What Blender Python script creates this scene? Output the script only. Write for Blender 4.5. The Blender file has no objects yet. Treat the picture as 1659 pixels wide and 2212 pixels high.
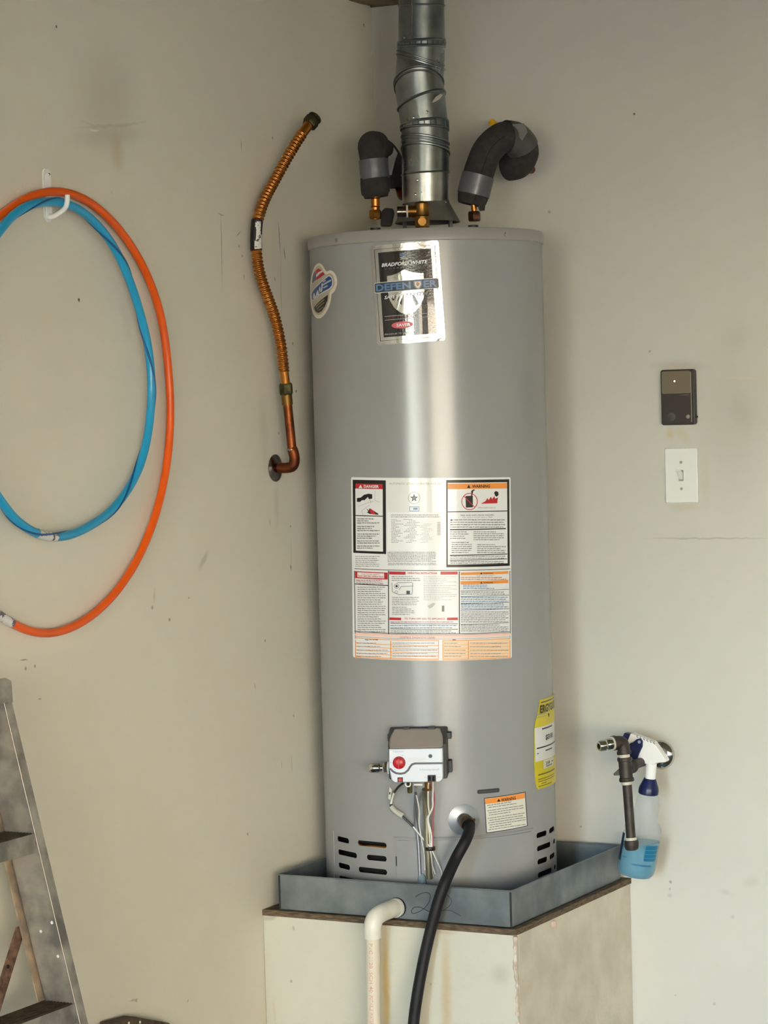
import bpy, bmesh, math, random
from mathutils import Vector, Matrix
from mathutils.geometry import delaunay_2d_cdt
random.seed(7)
SC = bpy.context.scene
COL = SC.collection

# ---------------------------------------------------------------- camera
IW, IH, FPX = 1659.0, 2212.0, 5500.0
CAMP = Vector((2.8875, -5.4024, 1.6037)); YAW, PITCH, ROLL = .4913, -.0397, -.0268
fwd = Vector((-math.sin(YAW)*math.cos(PITCH), math.cos(YAW)*math.cos(PITCH), math.sin(PITCH)))
rt0 = Vector((math.cos(YAW), math.sin(YAW), 0)); up0 = rt0.cross(fwd)
RT = rt0*math.cos(ROLL) + up0*math.sin(ROLL); UP = -rt0*math.sin(ROLL) + up0*math.cos(ROLL)
cd = bpy.data.cameras.new('camera'); co = bpy.data.objects.new('camera', cd); COL.objects.link(co)
cd.sensor_fit = 'VERTICAL'; cd.sensor_height = 24.0; cd.lens = 24.0*FPX/IH
cd.clip_start = .05; cd.clip_end = 200
co.matrix_world = Matrix(((RT.x, UP.x, -fwd.x, CAMP.x), (RT.y, UP.y, -fwd.y, CAMP.y), (RT.z, UP.z, -fwd.z, CAMP.z), (0, 0, 0, 1)))
SC.camera = co
SC.view_settings.view_transform = 'Standard'; SC.view_settings.look = 'None'
SC.view_settings.gamma = 1.0; SC.view_settings.use_curve_mapping = False
SC.view_settings.exposure = 2.27
# ---------------------------------------------------------------- sky, sun, door portals
world = bpy.data.worlds.new('world'); SC.world = world; world.use_nodes = True
wn = world.node_tree.nodes; wl = world.node_tree.links
sky = wn.new('ShaderNodeTexSky'); sky.sky_type = 'NISHITA'; sky.sun_disc = False
sky.sun_elevation = math.radians(42); sky.sun_rotation = math.radians(60); sky.air_density = 1.0; sky.dust_density = .4; sky.ozone_density = 2.0
wl.new(sky.outputs[0], wn['Background'].inputs[0]); wn['Background'].inputs[1].default_value = 1.5
sd = bpy.data.lights.new('sun', 'SUN'); so = bpy.data.objects.new('sun', sd); COL.objects.link(so)
sd.energy = 14.5; sd.angle = math.radians(.6); sd.color = (1, .92, .80)
so.location = (3, -8, 6)
so.rotation_euler = Vector((-.35, -.75, -.56)).to_track_quat('-Z', 'Y').to_euler()
ROOM_X, ROOM_Y, CEIL = 8.8, -7.0, 2.5726
DOORS = [(1.15, 2.9), (3.95, 8.35)]; DOORH = 2.15
for i, (a, b) in enumerate(DOORS):
    pd = bpy.data.lights.new('door_portal', 'AREA'); po = bpy.data.objects.new('door_portal', pd); COL.objects.link(po)
    pd.shape = 'RECTANGLE'; pd.size = b-a; pd.size_y = DOORH; pd.cycles.is_portal = True
    po.location = ((a+b)/2, ROOM_Y-.08, DOORH/2); po.rotation_euler = (math.radians(90), 0, 0)
# a ceiling lamp's own light is not seen in the photograph; the room is lit through its open doors

# ---------------------------------------------------------------- geometry of the view -> points on real surfaces
HX, HY, HR = .2802, -.2988, .2608
def ray(px, py): return fwd + RT*((px-IW/2)/FPX) - UP*((py-IH/2)/FPX)
def onx(px, py, v): d = ray(px, py); return CAMP + d*((v-CAMP.x)/d.x)
def ony(px, py, v): d = ray(px, py); return CAMP + d*((v-CAMP.y)/d.y)
CDIR = Vector((CAMP.x-HX, CAMP.y-HY, 0)).normalized()        # from the tank towards the viewer
TDIR = Vector((-CDIR.y, CDIR.x, 0))                           # to the viewer's right
def ond(px, py, off=0):                                       # vertical plane through the tank axis (+off towards the room)
    d = ray(px, py); O = Vector((HX, HY, 0)) + CDIR*off
    return CAMP + d*((O-CAMP).dot(CDIR)/d.dot(CDIR))
def cyl(px, py, R=HR):
    d = ray(px, py); ox, oy = CAMP.x-HX, CAMP.y-HY
    a = d.x*d.x+d.y*d.y; b = 2*(ox*d.x+oy*d.y); c = ox*ox+oy*oy-R*R
    D = max(0, b*b-4*a*c); return CAMP + d*((-b-math.sqrt(D))/2/a)

# ---------------------------------------------------------------- materials
def lin(c):
    f = lambda v: (v/255)/12.92 if v/255 <= .04045 else ((v/255+.055)/1.055)**2.4
    return (f(c[0]), f(c[1]), f(c[2]), 1)
MATS = {}
def mat(name, col, rough=.5, metal=0, col2=None, scale=20, bump=0, bscale=60, spec=.5, coat=0, trans=0, alpha=1, detail=4, contrast=(.35, .65), stretch=None, rvar=0):
    if name in MATS: return MATS[name]
    m = bpy.data.materials.new(name); m.use_nodes = True; n = m.node_tree.nodes; l = m.node_tree.links
    p = n['Principled BSDF']; p.inputs['Base Color'].default_value = lin(col); p.inputs['Roughness'].default_value = rough
    p.inputs['Metallic'].default_value = metal; p.inputs['Specular IOR Level'].default_value = spec
    p.inputs['Coat Weight'].default_value = coat; p.inputs['Transmission Weight'].default_value = trans
    p.inputs['Alpha'].default_value = alpha
    tc = n.new('ShaderNodeTexCoord'); vec = tc.outputs['Object']
    if stretch:
        mp = n.new('ShaderNodeMapping'); mp.inputs['Scale'].default_value = stretch; l.new(vec, mp.inputs[0]); vec = mp.outputs[0]
    if col2 or rvar:
        t = n.new('ShaderNodeTexNoise'); t.inputs['Scale'].default_value = scale; t.inputs['Detail'].default_value = detail; l.new(vec, t.inputs['Vector'])
        mr = n.new('ShaderNodeMapRange'); mr.inputs['From Min'].default_value = contrast[0]; mr.inputs['From Max'].default_value = contrast[1]; l.new(t.outputs[0], mr.inputs[0])
        if col2:
            mx = n.new('ShaderNodeMix'); mx.data_type = 'RGBA'; mx.inputs['A'].default_value = lin(col); mx.inputs['B'].default_value = lin(col2)
            l.new(mr.outputs[0], mx.inputs['Factor']); l.new(mx.outputs['Result'], p.inputs['Base Color'])
        if rvar:
            r2 = n.new('ShaderNodeMapRange'); r2.inputs['To Min'].default_value = rough; r2.inputs['To Max'].default_value = rough+rvar
            l.new(mr.outputs[0], r2.inputs[0]); l.new(r2.outputs[0], p.inputs['Roughness'])
    if bump:
        t = n.new('ShaderNodeTexNoise'); t.inputs['Scale'].default_value = bscale; t.inputs['Detail'].default_value = 3; l.new(vec, t.inputs['Vector'])
        b = n.new('ShaderNodeBump'); b.inputs['Strength'].default_value = bump; b.inputs['Distance'].default_value = .004
        l.new(t.outputs[0], b.inputs['Height']); l.new(b.outputs[0], p.inputs['Normal'])
    MATS[name] = m; return m

def marked_drywall(name, col, col2, marks, rough=.62, bump=.10, nscale=1.6, amt=.5, ax=(1, 2)):
    """painted drywall; marks = (point, angle deg, half length, half width, strength, colour, soft)"""
    m = bpy.data.materials.new(name); m.use_nodes = True; n = m.node_tree.nodes; l = m.node_tree.links
    p = n['Principled BSDF']; p.inputs['Roughness'].default_value = rough; p.inputs['Specular IOR Level'].default_value = .35
    g = n.new('ShaderNodeNewGeometry'); pos = g.outputs['Position']
    t = n.new('ShaderNodeTexNoise'); t.inputs['Scale'].default_value = nscale; t.inputs['Detail'].default_value = 6; t.inputs['Roughness'].default_value = .6; l.new(pos, t.inputs['Vector'])
    mr = n.new('ShaderNodeMapRange'); mr.inputs['From Min'].default_value = .35; mr.inputs['From Max'].default_value = .7; mr.inputs['To Max'].default_value = amt; l.new(t.outputs[0], mr.inputs[0])
    mx = n.new('ShaderNodeMix'); mx.data_type = 'RGBA'; mx.inputs['A'].default_value = lin(col); mx.inputs['B'].default_value = lin(col2); l.new(mr.outputs[0], mx.inputs['Factor'])
    cur = mx.outputs['Result']
    # wobble for ragged mark edges
    t2 = n.new('ShaderNodeTexNoise'); t2.inputs['Scale'].default_value = 55; t2.inputs['Detail'].default_value = 2; l.new(pos, t2.inputs['Vector'])
    sb = n.new('ShaderNodeVectorMath'); sb.operation = 'SUBTRACT'; sb.inputs[1].default_value = (.5, .5, .5); l.new(t2.outputs['Color'], sb.inputs[0])
    sc = n.new('ShaderNodeVectorMath'); sc.operation = 'SCALE'; sc.inputs['Scale'].default_value = .006; l.new(sb.outputs[0], sc.inputs[0])
    ad = n.new('ShaderNodeVectorMath'); ad.operation = 'ADD'; l.new(pos, ad.inputs[0]); l.new(sc.outputs[0], ad.inputs[1]); wob = ad.outputs[0]
    groups = {}
    for mk in marks: groups.setdefault(mk[5], []).append(mk)
    for c, mks in groups.items():
        acc = None
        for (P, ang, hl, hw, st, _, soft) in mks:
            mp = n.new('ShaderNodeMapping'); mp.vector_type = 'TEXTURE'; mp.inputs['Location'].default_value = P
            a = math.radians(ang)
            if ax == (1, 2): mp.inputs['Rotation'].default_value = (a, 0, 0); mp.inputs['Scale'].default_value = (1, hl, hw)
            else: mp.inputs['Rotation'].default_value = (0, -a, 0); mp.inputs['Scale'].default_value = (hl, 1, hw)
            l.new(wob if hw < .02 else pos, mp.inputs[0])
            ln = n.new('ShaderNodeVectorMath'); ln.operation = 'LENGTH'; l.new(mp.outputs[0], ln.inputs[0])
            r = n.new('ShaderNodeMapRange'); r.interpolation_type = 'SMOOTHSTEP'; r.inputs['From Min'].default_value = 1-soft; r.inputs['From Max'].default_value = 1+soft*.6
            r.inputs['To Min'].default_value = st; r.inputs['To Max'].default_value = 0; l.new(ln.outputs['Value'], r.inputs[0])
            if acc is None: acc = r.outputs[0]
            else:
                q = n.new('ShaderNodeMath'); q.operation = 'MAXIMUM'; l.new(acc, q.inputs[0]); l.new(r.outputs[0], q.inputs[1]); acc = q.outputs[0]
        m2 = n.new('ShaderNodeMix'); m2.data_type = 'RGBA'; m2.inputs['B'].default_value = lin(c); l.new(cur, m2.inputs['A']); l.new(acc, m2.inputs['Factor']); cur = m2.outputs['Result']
    l.new(cur, p.inputs['Base Color'])
    t3 = n.new('ShaderNodeTexNoise'); t3.inputs['Scale'].default_value = 38; t3.inputs['Detail'].default_value = 5; l.new(pos, t3.inputs['Vector'])
    b = n.new('ShaderNodeBump'); b.inputs['Strength'].default_value = bump; b.inputs['Distance'].default_value = .006; l.new(t3.outputs[0], b.inputs['Height']); l.new(b.outputs[0], p.inputs['Normal'])
    MATS[name] = m; return m

# ---------------------------------------------------------------- mesh helpers
class MB:
    def __init__(s): s.v = []; s.f = []; s.mi = []; s.cur = 0
    def add(s, vs, fs):
        o = len(s.v); s.v += [tuple(v) for v in vs]; s.f += [tuple(i+o for i in f) for f in fs]; s.mi += [s.cur]*len(fs); return s
    def box(s, a, b, M=None):
        x0, y0, z0 = a; x1, y1, z1 = b
        vs = [Vector(p) for p in ((x0,y0,z0),(x1,y0,z0),(x1,y1,z0),(x0,y1,z0),(x0,y0,z1),(x1,y0,z1),(x1,y1,z1),(x0,y1,z1))]
        if M: vs = [M @ v for v in vs]
        return s.add(vs, [(0,3,2,1),(4,5,6,7),(0,1,5,4),(1,2,6,5),(2,3,7,6),(3,0,4,7)])
    def tube(s, path, r, seg=16, cap=True, closed=False, squash=None):
        path = [Vector(p) for p in path]; n = len(path); rs = r if isinstance(r, (list, tuple)) else [r]*n
        vs = []; nrm = None
        for i in range(n):
            if closed: t = path[(i+1) % n]-path[i-1]
            else: t = path[min(i+1, n-1)]-path[max(i-1, 0)]
            if t.length < 1e-9: t = Vector((0, 0, 1))
            t.normalize()
            if nrm is None:
                nrm = t.orthogonal().normalized()
            nrm = (nrm - t*nrm.dot(t)).normalized(); bn = t.cross(nrm)
            for k in range(seg):
                a = 2*math.pi*k/seg; vs.append(path[i] + (nrm*math.cos(a)+bn*math.sin(a))*rs[i])
        fs = []
        for i in range(n if closed else n-1):
            j = (i+1) % n
            for k in range(seg):
                k2 = (k+1) % seg; fs.append((i*seg+k, i*seg+k2, j*seg+k2, j*seg+k))
        if cap and not closed: fs.append(tuple(range(seg))[::-1]); fs.append(tuple((n-1)*seg+k for k in range(seg)))
        return s.add(vs, fs)
    def lathe(s, prof, O, axis=(0, 0, 1), seg=32, cap=True, ref=None):     # prof = (radius, height)
        ax = Vector(axis).normalized(); u = (Vector(ref) if ref else ax.orthogonal()); u = (u-ax*u.dot(ax)).normalized(); w = ax.cross(u); O = Vector(O)
        vs = []
        for r, h in prof:
            for k in range(seg):
                a = 2*math.pi*k/seg; vs.append(O+ax*h+(u*math.cos(a)+w*math.sin(a))*r)
        fs = []
        for i in range(len(prof)-1):
            for k in range(seg):
                k2 = (k+1) % seg; fs.append((i*seg+k, i*seg+k2, (i+1)*seg+k2, (i+1)*seg+k))
        if cap:
            fs.append(tuple(range(seg))[::-1]); fs.append(tuple((len(prof)-1)*seg+k for k in range(seg)))
        return s.add(vs, fs)
    def prism(s, pts, d):                       # pts: closed 3d polygon, d: extrusion vector
        n = len(pts); P = [Vector(p) for p in pts]; d = Vector(d)
        vs = P + [p+d for p in P]
        fs = [tuple(range(n))[::-1], tuple(range(n, 2*n))] + [(i, (i+1) % n, n+(i+1) % n, n+i) for i in range(n)]
        return s.add(vs, fs)
    def done(s, name, mats, parent=None, smooth=True, bevel=0, bseg=2, angle=40, loc=None):
        me = bpy.data.meshes.new(name)
        o = bpy.data.objects.new(name, me)
        W0 = Vector((0, 0, 0))
        q = parent
        while q: W0 += q.location; q = q.parent
        if loc is not None: L = Vector(loc)
        elif s.v and not parent:
            xs = [v[0] for v in s.v]; ys = [v[1] for v in s.v]; zs = [v[2] for v in s.v]
            L = Vector(((min(xs)+max(xs))/2, (min(ys)+max(ys))/2, min(zs)))
        else: L = W0.copy()
        me.from_pydata([tuple(Vector(v)-L) for v in s.v], [], s.f)
        if not isinstance(mats, (list, tuple)): mats = [mats]
        for m in mats: me.materials.append(m)
        for p, k in zip(me.polygons, s.mi): p.material_index = k
        bm = bmesh.new(); bm.from_mesh(me); bmesh.ops.recalc_face_normals(bm, faces=bm.faces) if FIXN[0] else None; bm.to_mesh(me); bm.free()
        if smooth: me.shade_smooth(); me.set_sharp_from_angle(angle=math.radians(angle))
        COL.objects.link(o); o.location = L-W0
        if parent: o.parent = parent
        if bevel:
            b = o.modifiers.new('bevel', 'BEVEL'); b.width = bevel; b.segments = bseg; b.limit_method = 'ANGLE'; b.angle_limit = math.radians(35)
            if smooth: b.harden_normals = True
        return o
FIXN = [True]
def thing(name, label, cat, loc, group=None):
    o = bpy.data.objects.new(name, None); COL.objects.link(o); o.location = loc; o.empty_display_size = .05
    return tag(o, label, cat, group)
def tag(o, label, cat, group=None):
    o['label'] = label; o['category'] = cat
    if group: o['group'] = group
    return o
def struct(o): o['kind'] = 'structure'; return o
def smooth_path(pts, n=10, closed=False):        # Catmull-Rom
    P = [Vector(p) for p in pts]; out = []; m = len(P)
    for i in range(m if closed else m-1):
        p0 = P[(i-1) % m] if closed else P[max(i-1, 0)]; p1 = P[i]; p2 = P[(i+1) % m]; p3 = P[(i+2) % m] if closed else P[min(i+2, m-1)]
        for k in range(n):
            t = k/n; out.append(.5*((2*p1)+(p2-p0)*t+(2*p0-5*p1+4*p2-p3)*t*t+(3*p1-p0-3*p2+p3)*t**3))
    if not closed: out.append(P[-1])
    return out
def hexnut(mb, O, ax, r, h, seg=6, ch=.12):
    mb.lathe([(r*(1-ch), 0), (r, h*.15), (r, h*.85), (r*(1-ch), h)], O, ax, seg)

# ================================================================ MATERIALS
M_gal = mat('galvanised_steel', (150, 156, 156), .27, 1, (112, 120, 122), 14, .02, 60, rvar=.12)
M_pan = mat('pan_steel', (146, 154, 158), .5, .75, (116, 124, 128), 9, .03, 60, rvar=.15)
M_tank = mat('tank_grey_enamel', (152, 154, 157), .25, .06, (147, 149, 152), 3, .010, 9)
M_cap = mat('cap_grey_enamel', (154, 154, 152), .3, .08)
M_dark = mat('dark_void', (16, 15, 14), .9)
M_black = mat('black_plastic', (24, 24, 25), .42)
M_rubber = mat('black_rubber', (17, 17, 21), .55, 0, (24, 24, 28), 40, spec=.3)
M_foam = mat('charcoal_foam', (52, 50, 49), .92, 0, (40, 38, 38), 60, .35, 260)
M_tape = mat('grey_duct_tape', (96, 98, 104), .32, .25, (80, 82, 88), 14, .25, 45)
M_copper = mat('aged_copper', (150, 82, 46), .36, 1, (98, 56, 38), 26, .05, 90, rvar=.2)
M_copperb = mat('bright_copper', (204, 136, 66), .3, 1, (184, 116, 54), 8)
M_brass = mat('brass', (150, 112, 56), .36, 1, (116, 82, 42), 30, .06, 120)
M_green = mat('tarnished_brass', (96, 88, 56), .5, .8, (62, 62, 44), 50)
M_chrome = mat('chrome', (214, 214, 210), .12, 1)
M_chromed = mat('tarnished_chrome', (196, 192, 184), .22, 1, (110, 92, 80), 24)
M_steel = mat('bright_steel', (200, 202, 200), .22, 1)
M_iron = mat('black_iron', (70, 62, 58), .5, .45, (52, 46, 44), 50, .15, 160)
M_tapew = mat('thread_tape', (206, 200, 188), .6)
M_white = mat('white_plastic', (226, 228, 226), .35)
M_whiteb = mat('white_gloss', (240, 241, 240), .25)
M_pvc = mat('white_pvc', (232, 231, 222), .32, 0, (206, 204, 192), 14)
M_pvcpipe = mat('cream_pvc', (224, 214, 198), .36)
M_orange = mat('orange_plastic', (236, 92, 6), .36)
M_blue = mat('blue_plastic', (34, 158, 208), .3)
M_blued = mat('dark_blue_plastic', (2, 84, 140), .3)
M_navy = mat('navy_plastic', (6, 22, 76), .33)
M_red = mat('red_plastic', (184, 16, 28), .35)
M_alu = mat('weathered_aluminium', (176, 170, 160), .5, .7, (128, 124, 120), 18, .08, 70, rvar=.2)
M_alutan = mat('stained_aluminium', (186, 164, 138), .6, .3, (146, 132, 116), 30)
M_tread = mat('dirty_ribbed_tread', (96, 84, 68), .75, .3, (66, 58, 48), 40)
M_rust = mat('rusty_steel', (150, 120, 100), .7, .3, (88, 66, 54), 60, .2, 120)
M_ply = mat('dirty_plywood_edge', (116, 98, 76), .85, 0, (72, 60, 48), 45, .2, 90, stretch=(1, 1, 6))
M_ptape = mat('label_white', (228, 230, 232), .3, coat=.4)
M_pblack = mat('print_black', (24, 20, 20), .35)
M_pgrey = mat('print_grey', (126, 126, 132), .4)
M_pgreyl = mat('print_light_grey', (186, 188, 192), .4)
M_pred = mat('print_red', (188, 32, 44), .35)
M_porange = mat('print_orange', (238, 150, 66), .35)
M_ppink = mat('print_pink', (240, 206, 196), .4)
M_pskin = mat('print_pale_orange', (240, 212, 180), .4)
M_pblue = mat('print_blue', (22, 74, 138), .3)
M_pyellow = mat('print_yellow', (212, 198, 28), .4)
M_pcream = mat('label_cream', (216, 216, 204), .4)
M_silver = mat('silver_foil', (206, 206, 204), .16, 1, bump=.05, bscale=160)
M_pblackg = mat('gloss_black_foil', (30, 26, 27), .16, .1, coat=.6, bump=.06, bscale=240)
M_dfblue = mat('print_steel_blue', (92, 128, 172), .3)
M_dfdark = mat('print_dark_slate', (44, 52, 66), .35)
M_clear = mat('clear_sleeve', (226, 228, 226), .25, alpha=.28)
M_grime = mat('grey_print', (150, 150, 156), .5)

# ---------- marks on the walls (scuffs, stains and smudges), with corner shade painted in on the right
DK = (84, 76, 68); GR = (128, 120, 106); BR = (176, 148, 108); LT = (206, 196, 176); MDK = (140, 128, 110); YL = (190, 168, 120)
def px_len(fn, a, b):
    p, q = fn(*a), fn(*b); c = (p+q)/2; d = q-p; return c, d
def mk_left(a, b, w, st, c=DK, soft=.6):
    C_, d = px_len(lambda x, y: onx(x, y, 0), a, b); return (tuple(C_), math.degrees(math.atan2(d.z, d.y)), max(d.length/2, w), w, st, c, soft)
def mk_right(a, b, w, st, c=DK, soft=.6):
    C_, d = px_len(lambda x, y: ony(x, y, 0), a, b); return (tuple(C_), math.degrees(math.atan2(d.z, d.x)), max(d.length/2, w), w, st, c, soft)
ML = [mk_left((477, 458), (480, 612), .0016, .55), mk_left((470, 460), (484, 466), .0016, .5), mk_left((601, 480), (606, 545), .0022, .6, DK),
      mk_left((606, 545), (608, 700), .0012, .35), mk_left((614, 536), (616, 560), .0018, .75), mk_left((594, 598), (594, 608), .0022, .6),
      mk_left((527, 592), (528, 606), .0020, .6), mk_left((510, 512), (520, 500), .002, .45), mk_left((516, 530), (517, 534), .003, .55), mk_left((523, 550), (524, 556), .003, .5),
      mk_left((521, 300), (522, 330), .0018, .4), mk_left((588, 296), (589, 300), .003, .6), mk_left((170, 643), (171, 650), .004, .9, (52, 44, 38)), mk_left((122, 54), (122, 60), .003, .85, (60, 50, 42)),
      mk_left((170, 276), (300, 268), .004, .22, GR), mk_left((176, 262), (232, 280), .0025, .18, GR), mk_left((235, 280), (312, 262), .003, .2, GR),
      mk_left((150, 300), (310, 290), .02, .16, GR, .8), mk_left((225, 190), (240, 240), .11, .22, (140, 128, 104), .95), mk_left((250, 290), (256, 370), .022, .4, YL, .9),
      mk_left((193, 281), (214, 282), .0022, .9, (232, 226, 210), .4), mk_left((632, 738), (632, 746), .0022, .8), mk_left((640, 842), (640, 848), .003, .9), mk_left((602, 934), (603, 938), .003, .6),
      mk_left((628, 1218), (629, 1232), .0024, .75), mk_left((627, 1136), (628, 1140), .003, .6), mk_left((583, 1120), (583, 1136), .002, .3), mk_left((628, 1160), (629, 1225), .0012, .3),
      mk_left((366, 1337), (367, 1342), .004, .6), mk_left((328, 1308), (330, 1316), .0045, .55), mk_left((334, 1270), (332, 1305), .004, .22, GR), mk_left((407, 1290), (408, 1294), .003, .5),
      mk_left((572, 1382), (573, 1386), .003, .6), mk_left((430, 1230), (450, 1190), .008, .28, GR), mk_left((634, 1543), (634, 1548), .003, .55), mk_left((534, 1798), (536, 1806), .0028, .6),
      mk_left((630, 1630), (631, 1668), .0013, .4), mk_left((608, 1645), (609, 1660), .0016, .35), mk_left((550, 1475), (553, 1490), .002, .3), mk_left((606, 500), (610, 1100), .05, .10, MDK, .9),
      mk_left((44, 1426), (60, 1424), .0016, .6), mk_left((54, 1444), (56, 1446), .004, .6), mk_left((75, 1439), (76, 1440), .003, .6), mk_left((82, 1511), (90, 1510), .002, .5),
      mk_left((280, 2162), (298, 2158), .0022, .35), mk_left((293, 2158), (296, 2164), .003, .5), mk_left((405, 2160), (407, 2163), .003, .35), mk_left((785, 50), (787, 58), .003, .8), mk_left((240, 410), (242, 420), .003, .5, LT, .4),
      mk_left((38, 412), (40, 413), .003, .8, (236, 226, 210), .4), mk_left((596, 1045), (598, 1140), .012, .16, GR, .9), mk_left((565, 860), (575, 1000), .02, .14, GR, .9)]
MR = [mk_right((1369, 244), (1370, 248), .0028, .9, (60, 52, 44)), mk_right((1186, 455), (1187, 460), .004, .55, GR), mk_right((1570, 700), (1600, 760), .035, .10, GR, .9), mk_right((831, -60), (868, 900), .058, .42, (112, 98, 74), .35),  # last mark here: shade behind the flue, painted as a dark corner band
      mk_right((1590, 730), (1575, 1080), .085, .20, (150, 132, 118), .95), mk_right((1560, 818), (1659, 816), .0035, .45, LT), mk_right((1400, 1163), (1659, 1163), .0022, .35, GR),
      mk_right((1590, 850), (1615, 930), .025, .14, GR, .9), mk_right((1445, 925), (1450, 950), .009, .55, (196, 172, 118), .8), mk_right((1460, 925), (1490, 955), .012, .3, (196, 172, 118), .8),
      mk_right((1420, 790), (1520, 792), .012, .3, (140, 124, 112), .9), mk_right((1520, 960), (1524, 1090), .012, .28, (196, 178, 152), .9), mk_right((1445, 1095), (1510, 1093), .012, .3, (186, 164, 128), .9),
      mk_right((1402, 756), (1404, 760), .003, .4), mk_right((1447, 1902), (1450, 1907), .004, .6, (110, 108, 106)), mk_right((1446, 1918), (1447, 1922), .003, .5, (140, 138, 134)), mk_right((1446, 1930), (1448, 1938), .005, .35, (150, 150, 148)),
      mk_right((1580, 1976), (1585, 1984), .005, .22, GR), mk_right((1608, 1910), (1640, 1900), .012, .12, GR, .9), mk_right((1555, 1925), (1580, 1930), .006, .15, GR, .9), mk_right((1541, 2166), (1545, 2172), .004, .35, GR),
      mk_right((1458, 2148), (1460, 2152), .003, .3, GR), mk_right((1254, 1782), (1255, 1788), .003, .5, GR), mk_right((1270, 1650), (1275, 1690), .003, .1, GR)]
MP = []
def mk_front(a, b, w, st, c=DK, soft=.6):
    C_, d = px_len(lambda x, y: ony(x, y, -.6224), a, b); return (tuple(C_), math.degrees(math.atan2(d.z, d.x)), max(d.length/2, w), w, st, c, soft)
MP = [mk_front((831, 1990), (836, 2260), .008, .8, (204, 178, 110), .9), mk_front((962, 2010), (966, 2300), .012, .62, (196, 168, 120), .9), mk_front((940, 2012), (985, 2014), .006, .5, (190, 160, 124), .9),
      mk_front((1078, 2100), (1083, 2110), .022, .28, (150, 142, 136), .9), mk_front((628, 2118), (630, 2122), .003, .4), mk_front((930, 2124), (931, 2127), .003, .35), mk_front((632, 2000), (634, 2010), .003, .3),
      mk_front((590, 2150), (594, 2210), .004, .2, YL), mk_front((568, 1985), (600, 1980), .006, .35, GR)]

M_wleft = marked_drywall('painted_drywall_left', (221, 217, 204), (210, 204, 190), ML, ax=(1, 2))  # same paint as the right wall, lightened to stand in for missing light
M_wright = marked_drywall('painted_drywall_right', (203, 202, 195), (195, 192, 183), MR, ax=(0, 2))
M_front = marked_drywall('painted_platform', (209, 209, 197), (203, 201, 186), MP, ax=(0, 2), bump=.25)
M_frontr = mat('painted_platform_side', (214, 209, 196), .65, 0, (200, 194, 180), 14, .25, 60)
M_ceil = mat('ceiling_paint', (156, 140, 108), .8, 0, (126, 112, 84), 5, .1, 40)
M_wallo = mat('room_paint', (190, 172, 140), .8)
M_floor = mat('garage_concrete', (86, 76, 60), .8, 0, (62, 60, 58), 3, .1, 30)
M_drive = mat('driveway_asphalt', (104, 92, 74), .9, 0, (90, 80, 64), 2)
M_house = mat('cream_stucco', (224, 206, 176), .9)

# ================================================================ THE ROOM
T = .12
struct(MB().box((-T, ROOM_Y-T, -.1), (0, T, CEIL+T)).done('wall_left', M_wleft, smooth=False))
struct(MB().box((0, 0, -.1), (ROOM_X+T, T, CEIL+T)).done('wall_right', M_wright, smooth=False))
struct(MB().box((ROOM_X, ROOM_Y-T, -.1), (ROOM_X+T, 0, CEIL+T)).done('wall_far', M_wallo, smooth=False))
wf = MB()
xs = [0, DOORS[0][0], DOORS[0][1], DOORS[1][0], DOORS[1][1], ROOM_X]
for a, b in ((xs[0], xs[1]), (xs[2], xs[3]), (xs[4], xs[5])): wf.box((a, ROOM_Y-T, -.1), (b, ROOM_Y, CEIL+T))
for a, b in DOORS: wf.box((a, ROOM_Y-T, DOORH), (b, ROOM_Y, CEIL+T))
struct(wf.done('wall_front', M_wallo, smooth=False))
struct(MB().box((0, ROOM_Y, -.1), (ROOM_X, 0, 0)).done('floor', M_floor, smooth=False))
# ceiling, with a ragged drywall opening round the flue
cx, cy = .30, -.30
ce = MB()
hole = [(cx+.085*math.cos(a)*(1+.12*math.sin(3*a)), cy+.085*math.sin(a)*(1+.1*math.cos(2*a))) for a in [2*math.pi*k/24 for k in range(24)]]
pts = [(0, ROOM_Y), (ROOM_X, ROOM_Y), (ROOM_X, 0), (0, 0)] + hole
edges = [(0, 1), (1, 2), (2, 3), (3, 0)] + [(4+k, 4+(k+1) % 24) for k in range(24)]
ov, oe, of, *_ = delaunay_2d_cdt([Vector(p) for p in pts], edges, [], 1, 1e-6)
keep = [f for f in of if math.hypot(sum(ov[i].x for i in f)/3-cx, sum(ov[i].y for i in f)/3-cy) > .07]
for z in (CEIL, CEIL+.016): ce.add([(v.x, v.y, z) for v in ov], keep)
ce.box((0, ROOM_Y, CEIL+.10), (ROOM_X, 0, CEIL+.12))
FIXN[0] = False; struct(ce.done('ceiling', M_ceil, smooth=False)); FIXN[0] = True
# caulked tape bead in the corner where the walls meet and along the ceiling
tb = MB()
def wavy(a, b, n, amp, seed):
    r = random.Random(seed); A = Vector(a); B = Vector(b); return [A.lerp(B, i/n)+Vector((r.uniform(-amp, amp), r.uniform(-amp, amp), r.uniform(-amp, amp))) for i in range(n+1)]
tb.tube(smooth_path(wavy((.001, -1.3, CEIL), (.001, -.001, CEIL), 20, .003, 3), 3), .006, 6)
tb.tube(smooth_path(wavy((.001, -.001, CEIL), (1.3, -.001, CEIL), 20, .003, 4), 3), .006, 6)
struct(tb.done('trim_1', mat('old_caulk', (120, 104, 82), .8, 0, (84, 72, 58), 40)))
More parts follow.
